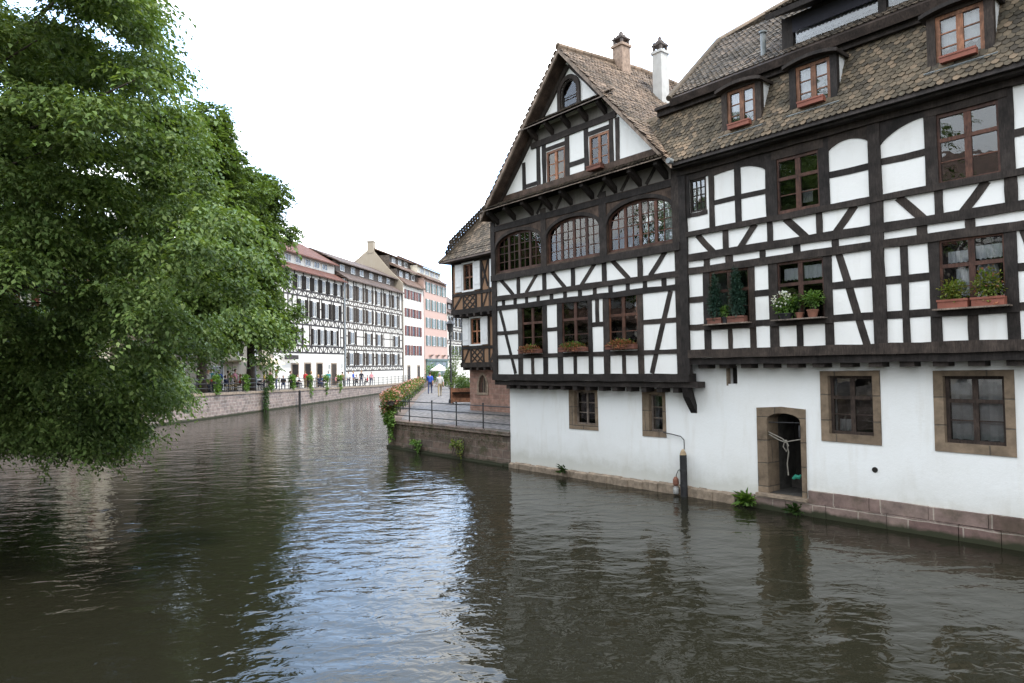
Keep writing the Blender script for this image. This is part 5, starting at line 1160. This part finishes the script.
V = foliage(lobes[:vis], 16500, 26, .66, .084, .6, .56, .35, .38, (-12.8, -13.5, (.7, .6, 0)), .75); V2 = foliage(lobes[vis:], 3000, 20, .8, .14, .4)
np_object('crown', np.concatenate([V, V2]), None, 'leaf_fore', T1)
def round_tree(label, x, y, z, r, h0, h1, nl, mat, size=.17, nsp=2600):
    t = thing('deciduous_tree', label, 'tree', F0, (x, -y, z)); lob = []
    for _ in range(nl):
        zz = random.random(); ph = random.uniform(0, 6.28); q = r * math.sin(math.pi * (.12 + .83 * zz) ** .9) ** .6 * random.uniform(.45, 1)
        lob.append((np.array([x + q * math.cos(ph), -y + q * math.sin(ph), h0 + (h1 - h0) * zz]), random.uniform(.9, 1.5)))
    m = MB(); m.tube([(x, -y, z - .1), (x + .1, -y, z + 2), (x, -y + .1, h0 + (h1 - h0) * .35), (x, -y, h0 + (h1 - h0) * .8)], [.42, .33, .22, .08], 10)
    for c, _ in random.sample(lob, min(22, nl)): tubes_to(m, (x, -y, min(c[2] - .5, h0 + (h1 - h0) * .7)), [(tuple(c), .02)], .09)
    m.build('trunk', 'bark', t, smooth=True)
    np_object('crown', foliage(lob, nsp, 20, .8, size, .3, .6, .5, .8), None, mat, t)
round_tree('tall tree on the quay behind the big leaning tree, its top reaching above', -22.8, 50, 1.7, 4.2, 5.2, 22.2, 76, 'leaf_mid', .24, 6500)
round_tree('rounded tree on the quay in front of the white timbered house', -21.9, 57, 1.5, 4.0, 5.4, 19.5, 66, 'leaf_mid', .24, 5200)
round_tree('dark tree on the left bank, seen through gaps of the leaning tree', -33, 44, 1.7, 5.5, 5, 20, 50, 'leaf_dark', .22, 2200)

round_tree('dark tree on the near left bank, seen only in window reflections', -19.5, 6, 1.7, 4.5, 4.5, 15, 34, 'leaf_dark', .22, 1500)
round_tree('low dense tree on the quay behind the drooping branches at the left edge', -27.2, 35, 1.7, 4.2, 3.6, 13, 34, 'leaf_dark', .2, 1700)
round_tree('broad tree on the left bank, further left behind the drooping branches', -26.5, 27, 1.7, 4.2, 3.8, 13, 34, 'leaf_mid', .2, 1700)
# ------------------------------------------------------------------ people
def skinned(chains, name):
    vs = []; es = []; rs = []; idx = {}
    def key(p): return tuple(round(c, 4) for c in p)
    for ch in chains:
        prev = None
        for p, r_ in ch:
            k = key(p)
            if k not in idx: idx[k] = len(vs); vs.append(p); rs.append(r_)
            if prev is not None and prev != idx[k]: es.append((prev, idx[k]))
            prev = idx[k]
    me = bpy.data.meshes.new(name); me.from_pydata(vs, es, []); o = bpy.data.objects.new(name, me); COL.objects.link(o)
    o.modifiers.new('s', 'SKIN'); sv = me.skin_vertices[0].data
    for i, r_ in enumerate(rs): sv[i].radius = (r_, r_) if not isinstance(r_, tuple) else r_
    sv[0].use_root = True
    sd = o.modifiers.new('d', 'SUBSURF'); sd.levels = sd.render_levels = 1
    dg = bpy.context.evaluated_depsgraph_get(); dg.update(); new = bpy.data.meshes.new_from_object(o.evaluated_get(dg)); bpy.data.objects.remove(o)
    return new
def body_mesh(pose):
    st = pose != 'sit'; zp = .93 if st else .5
    P = (0, 0, zp); ch = [[(P, (.15, .11)), ((0, 0, zp + .2), (.135, .1)), ((0, 0, zp + .42), (.165, .11)), ((0, 0, zp + .53), (.07, .07)), ((0, -.01, zp + .6), .055), ((0, -.02, zp + .68), (.082, .095)), ((0, -.02, zp + .76), (.078, .09)), ((0, -.01, zp + .81), .045)]]
    tagseg = [('shirt', P, (0, 0, zp + .45)), ('skin', (0, 0, zp + .6), (0, 0, zp + .8))]
    for s_ in (-1, 1):
        sw = .0 if pose != 'walk' else .22 * s_
        sh = (s_ * .19, 0, zp + .46)
        if st: el, wr, hd = (s_ * .24, .02 - sw * .5, zp + .18), (s_ * .24, -.06 - sw, zp - .06), (s_ * .235, -.09 - sw, zp - .15)
        else: el, wr, hd = (s_ * .24, -.06, zp + .2), (s_ * .16, -.28, zp + .17), (s_ * .13, -.36, zp + .18)
        ch.append([((0, 0, zp + .42), (.165, .11)), (sh, .062), (el, .047), (wr, .032), (hd, (.04, .02))])
        tagseg += [('shirt', sh, el), ('skin', (el[0] * .6 + wr[0] * .4, el[1] * .6 + wr[1] * .4, el[2] * .6 + wr[2] * .4), hd)]
        for f in range(4):
            o_ = (f - 1.5) * .017; fd = Vector(hd) - Vector(wr); fd.normalize()
            b0 = Vector(hd) + Vector((o_, 0, 0)); ch.append([(hd, (.04, .02)), (tuple(b0 + fd * .035), .009), (tuple(b0 + fd * (.075 + .01 * (1.5 - abs(f - 1.5)))), .007)])
        ch.append([(hd, (.04, .02)), (tuple(Vector(hd) + Vector((-s_ * .035, -.02, -.005))), .010), (tuple(Vector(hd) + Vector((-s_ * .045, -.035, -.035))), .008)])
        if st:
            hp_, kn, an, to = (s_ * .095, 0, zp - .06), (s_ * .1, -.03 + sw * .7, .5), (s_ * .1, .03 + sw * 1.3, .09), (s_ * .11, -.13 + sw * 1.3, .045)
        else: hp_, kn, an, to = (s_ * .1, -.03, zp - .02), (s_ * .12, -.42, zp + .0), (s_ * .12, -.4, .09), (s_ * .12, -.55, .045)
        ch.append([(P, (.15, .11)), (hp_, .09), (kn, .06), (an, .042), (to, .035)])
        tagseg += [('trousers', P, hp_), ('trousers', hp_, kn), ('trousers', kn, an), ('shoes', an, to)]
    me = skinned(ch, 'person_' + pose)
    names = ['skin', 'shirt', 'trousers', 'shoes']; mi = []
    for p in me.polygons:
        c = p.center; best = None
        for nm, a, b in tagseg:
            a, b = Vector(a), Vector(b); ab = b - a; t_ = max(0, min(1, (c - a).dot(ab) / ab.length_squared)); d_ = (c - a - ab * t_).length
            if best is None or d_ < best[0]: best = (d_, nm)
        mi.append(names.index(best[1])); p.use_smooth = True
    for k in ('skin', 'cloth_white', 'cloth_dark', 'pole_dark'): me.materials.append(M[k])
    me.polygons.foreach_set('material_index', mi)
    hz = zp + .735
    bm = bmesh.new(); bmesh.ops.create_uvsphere(bm, u_segments=12, v_segments=8, radius=1, matrix=Matrix.Translation((0, .005, hz)) @ Matrix.Diagonal((.098, .118, .125, 1)))
    bmesh.ops.delete(bm, geom=[f for f in bm.faces if (f.calc_center_median().y < -.03 and f.calc_center_median().z < hz + .05) or f.calc_center_median().z < hz - .07], context='FACES')
    hm = bpy.data.meshes.new('hair'); bm.to_mesh(hm); bm.free()
    for p in hm.polygons: p.use_smooth = True
    hm.materials.append(M['hair_brown']); return me, hm
BODY = {k: body_mesh(k) for k in ('stand', 'walk', 'sit')}
def person(label, x, y, z, rot, pose, shirt, trousers, hair='hair_brown', group=None, scale=1.0):
    me, hm = BODY[pose]; o = bpy.data.objects.new('person', me); COL.objects.link(o); o.location = (x, y, z); o.rotation_euler = (0, 0, rot); o.scale = (scale,) * 3
    for i, k in ((1, shirt), (2, trousers)): o.material_slots[i].link = 'OBJECT'; o.material_slots[i].material = M[k]
    h = bpy.data.objects.new('hair', hm); COL.objects.link(h); h.parent = o; h.material_slots[0].link = 'OBJECT'; h.material_slots[0].material = M[hair]
    tag(o, label, 'person', group); return o
person('person in a blue jacket and dark trousers walking along the flower lined promenade', -6.65, 55, TZ, math.pi, 'walk', 'cloth_blue', 'cloth_navy', 'hair_brown')
person('person in pale grey clothes carrying nothing, walking beside the person in blue', -5.25, 49.2, TZ, math.pi + .2, 'walk', 'cloth_grey', 'cloth_khaki', 'hair_grey')
def chair(x, y, z, rot, label, group):
    fr = Frame(x, y, math.cos(rot), math.sin(rot)); t = thing('cafe_chair', label, 'chair', fr, (0, 0, z), group)
    MB().box(-.2, .2, -.2, .2, z + .43, z + .46).build('seat', 'shutter_dark', t)
    for a in (-.18, .18):
        for b in (-.18, .18): m = MB(); m.tube([(a, b, z), (a, b, z + .43)], .014, 5); m.build('leg', 'iron', t)
    m = MB(); m.box(-.2, .2, -.215, -.19, z + .62, z + .86); m.build('backrest', 'shutter_dark', t)
    m = MB(); m.tube([(-.18, -.2, z + .46), (-.18, -.2, z + .7)], .014, 5).tube([(.18, -.2, z + .46), (.18, -.2, z + .7)], .014, 5); m.build('back_frame', 'iron', t)
def table(x, y, z, label, group):
    t = thing('cafe_table', label, 'table', F0, (x, -y, z), group)
    m = MB(); m.lathe((x, -y, z + .72), [(.4, 0), (.4, .03)], 16); m.build('top', 'wood_grey', t)
    m = MB(); m.lathe((x, -y, z), [(.24, 0), (.22, .03), (.03, .06), (.03, .719)], 8); m.build('base', 'iron', t)
cl = [('red', 'cloth_red'), ('white', 'cloth_white'), ('pink', 'cloth_pink'), ('dark blue', 'cloth_navy'), ('teal', 'cloth_teal'), ('khaki', 'cloth_khaki'), ('black', 'cloth_dark'), ('yellow', 'cloth_yellow'), ('light grey', 'cloth_grey'), ('bright blue', 'cloth_blue')]
def quay_pt(px, extra):
    eY = np.interp(px, [160, 197, 291, 369, 382], [40, 46, 59.8, 81, 87]); Y = eY + extra; return (px - 512) / 683 * Y, Y
crowd = [(203, 4.5, 'sit', 2, 'beside the left cream parasol, nearest the big tree'), (208, 5.2, 'stand', 1, 'standing by the railing under the tree'), (213, 4.4, 'sit', 0, 'seated at the first quay table'), (219, 5.4, 'stand', 9, 'standing under the left cream parasol'), (225, 4.6, 'sit', 3, 'seated left of the trailing planters'), (231, 5.2, 'sit', 8, 'seated behind the railing below the left parasol'),
         (245, 4.8, 'sit', 6, 'seated between the two cream parasols'), (253, 5.3, 'sit', 4, 'seated below the right cream parasol'), (270, 4.8, 'stand', 2, 'standing before the corner of the white timbered house'), (276, 5.6, 'stand', 5, 'standing near the first dark doorway'), (283, 5.2, 'sit', 6, 'seated near the first dark doorway'), (297, 4.4, 'sit', 1, 'seated by the second dark doorway'),
         (305, 4.2, 'stand', 0, 'standing before the third dark doorway'), (318, 4.0, 'sit', 3, 'seated at the grey door'), (322, 4.2, 'sit', 9, 'seated past the grey door'), (336, 3.4, 'sit', 2, 'seated below the wide grey timbered house'), (356, 3.2, 'sit', 8, 'seated at the right end of the quay terrace'), (361, 3.0, 'stand', 6, 'standing at the right end of the quay terrace'), (367, 2.8, 'sit', 0, 'seated near the bend of the quay')]
crowd += [(206, 6.0, 'stand', 3, 'behind the first quay table'), (211, 6.4, 'stand', 4, 'in the shade of the quay tree'), (216, 6.0, 'sit', 6, 'beside the trunk on the quay'), (222, 6.3, 'sit', 1, 'in the second row under the left parasol'), (228, 6.5, 'stand', 5, 'behind the left trailing planters'), (235, 5.9, 'stand', 2, 'in the gap between the parasols'),
          (240, 5.4, 'sit', 0, 'seated left of the right parasol pole'), (258, 4.9, 'sit', 8, 'seated right of the right parasol pole'), (264, 5.5, 'stand', 7, 'at the house corner'), (290, 5.2, 'stand', 3, 'between the first two doorways'), (311, 5.0, 'stand', 1, 'right of the third doorway'), (328, 4.6, 'stand', 4, 'at the house downpipe'),
          (342, 4.2, 'stand', 5, 'under the wide grey house, left end'), (348, 3.8, 'stand', 1, 'under the wide grey house, middle'), (353, 4.2, 'stand', 9, 'under the wide grey house, right end'), (371, 3.6, 'stand', 2, 'last before the quay bend')]
hairs = ['hair_brown', 'hair_blond', 'hair_grey', 'hair_brown']
for i, (px, ex, pose, c, where) in enumerate(crowd):
    x, y = quay_pt(px, ex); rot = random.choice((-1.2, 1.2, .3, 2.4)) if pose == 'sit' else random.uniform(0, 6.28); z = lqz(-19, y)
    person(f'person in a {cl[c][0]} top {where}', x, y, z, rot, pose, cl[c][1], random.choice(('cloth_navy', 'cloth_khaki', 'cloth_dark')), hairs[i % 4], 'people on the far quay', random.uniform(.95, 1.04))
    if pose == 'sit': chair(x, y, z, rot + math.pi, f'dark chair of the {cl[c][0]} topped person {where.replace("seated ", "")}', 'cafe chairs on the far quay')
for i, (px, ex) in enumerate(((210, 5.0), (228, 5.2), (249, 5.4), (288, 5.6), (314, 4.6), (359, 3.6))):
    x, y = quay_pt(px, ex); table(x, y, lqz(-19, y), f'{ords[i]} round cafe table from the left on the far quay terrace', 'cafe tables on the far quay')

# ------------------------------------------------------------------ camera, sky, sun
roll = R(.97); pitch = math.atan(23.9 / 683)
Fw = Vector((0, math.cos(pitch), math.sin(pitch))); R0 = Vector((1, 0, 0)); U0 = R0.cross(Fw)
Rv = R0 * math.cos(roll) - U0 * math.sin(roll); Uv = R0 * math.sin(roll) + U0 * math.cos(roll)
cam = bpy.data.cameras.new('camera'); co = bpy.data.objects.new('camera', cam); COL.objects.link(co)
mw = Matrix((Rv, Uv, -Fw)).transposed().to_4x4(); mw.translation = (0, 0, CAM_H); co.matrix_world = mw
cam.sensor_width = 36; cam.lens = 683 / 1024 * 36; cam.clip_end = 6000; cam.clip_start = .1; SC.camera = co
EL = R(57); SX, SY = .75, -.66; l = math.hypot(SX, SY); SX /= l; SY /= l
w = bpy.data.worlds.new('World'); SC.world = w; w.use_nodes = True; nt = w.node_tree; nt.nodes.clear()
out = nt.nodes.new('ShaderNodeOutputWorld'); bg = nt.nodes.new('ShaderNodeBackground'); sky = nt.nodes.new('ShaderNodeTexSky')
sky.sky_type = 'NISHITA'; sky.sun_disc = False; sky.sun_elevation = EL; sky.sun_rotation = math.atan2(SX, SY); sky.dust_density = 1.5; sky.air_density = 1.0
tc = nt.nodes.new('ShaderNodeTexCoord'); sp = nt.nodes.new('ShaderNodeSeparateXYZ'); nt.links.new(tc.outputs['Generated'], sp.inputs[0])
za = N(nt, 'ShaderNodeMath', operation='MAXIMUM'); nt.links.new(sp.outputs[2], za.inputs[0]); za.inputs[1].default_value = 0
zb = N(nt, 'ShaderNodeMath', operation='ADD'); nt.links.new(za.outputs[0], zb.inputs[0]); zb.inputs[1].default_value = .22
dx = N(nt, 'ShaderNodeMath', operation='DIVIDE'); nt.links.new(sp.outputs[0], dx.inputs[0]); nt.links.new(zb.outputs[0], dx.inputs[1])
dy = N(nt, 'ShaderNodeMath', operation='DIVIDE'); nt.links.new(sp.outputs[1], dy.inputs[0]); nt.links.new(zb.outputs[0], dy.inputs[1])
cb = nt.nodes.new('ShaderNodeCombineXYZ'); nt.links.new(dx.outputs[0], cb.inputs[0]); nt.links.new(dy.outputs[0], cb.inputs[1])
cn = N(nt, 'ShaderNodeTexNoise', Scale=1.1, Detail=7.0, Roughness=.58); nt.links.new(cb.outputs[0], cn.inputs['Vector'])
cf = ramp(nt, [(.45, (0, 0, 0)), (.57, (1, 1, 1))], cn.outputs['Fac'])
CLOUD = (16.5, 16.6, 16.5)
blue = mixc(nt, .72, sky.outputs[0], (8.8, 12.8, 19.5))
cv = N(nt, 'ShaderNodeMapRange'); nt.links.new(sp.outputs[1], cv.inputs[0]); cv.inputs[1].default_value = -.5; cv.inputs[2].default_value = .5; cv.inputs[3].default_value = 1; cv.inputs[4].default_value = 0
cfm = N(nt, 'ShaderNodeMath', operation='MAXIMUM'); nt.links.new(cf, cfm.inputs[0]); nt.links.new(cv.outputs[0], cfm.inputs[1])
colr = mixc(nt, cfm.outputs[0], blue, CLOUD)
gr = N(nt, 'ShaderNodeMapRange'); nt.links.new(sp.outputs[1], gr.inputs[0]); gr.inputs[1].default_value = -.6; gr.inputs[2].default_value = .75
gc = ramp(nt, [(0, (.68, .71, .74)), (1, (1.6, 1.58, 1.54))], gr.outputs[0])
colr = mixc(nt, 1.0, colr, gc, 'MULTIPLY')
nt.links.new(colr, bg.inputs[0]); bg.inputs[1].default_value = .13; nt.links.new(bg.outputs[0], out.inputs[0])
sun = bpy.data.lights.new('sun', 'SUN'); sun.energy = 2.9; sun.angle = R(6); sun.color = (1, .95, .87)
so = bpy.data.objects.new('sun', sun); COL.objects.link(so); so.rotation_euler = Vector((SX * math.cos(EL), SY * math.cos(EL), math.sin(EL))).to_track_quat('Z', 'Y').to_euler(); so.location = (20, -20, 40)
vs = SC.view_settings; vs.view_transform = 'Standard'; vs.look = 'None'; vs.gamma = 1; vs.use_curve_mapping = False; vs.exposure = .62
SC.cycles.max_bounces = 8; SC.cycles.transparent_max_bounces = 16; SC.cycles.caustics_reflective = False; SC.cycles.caustics_refractive = False
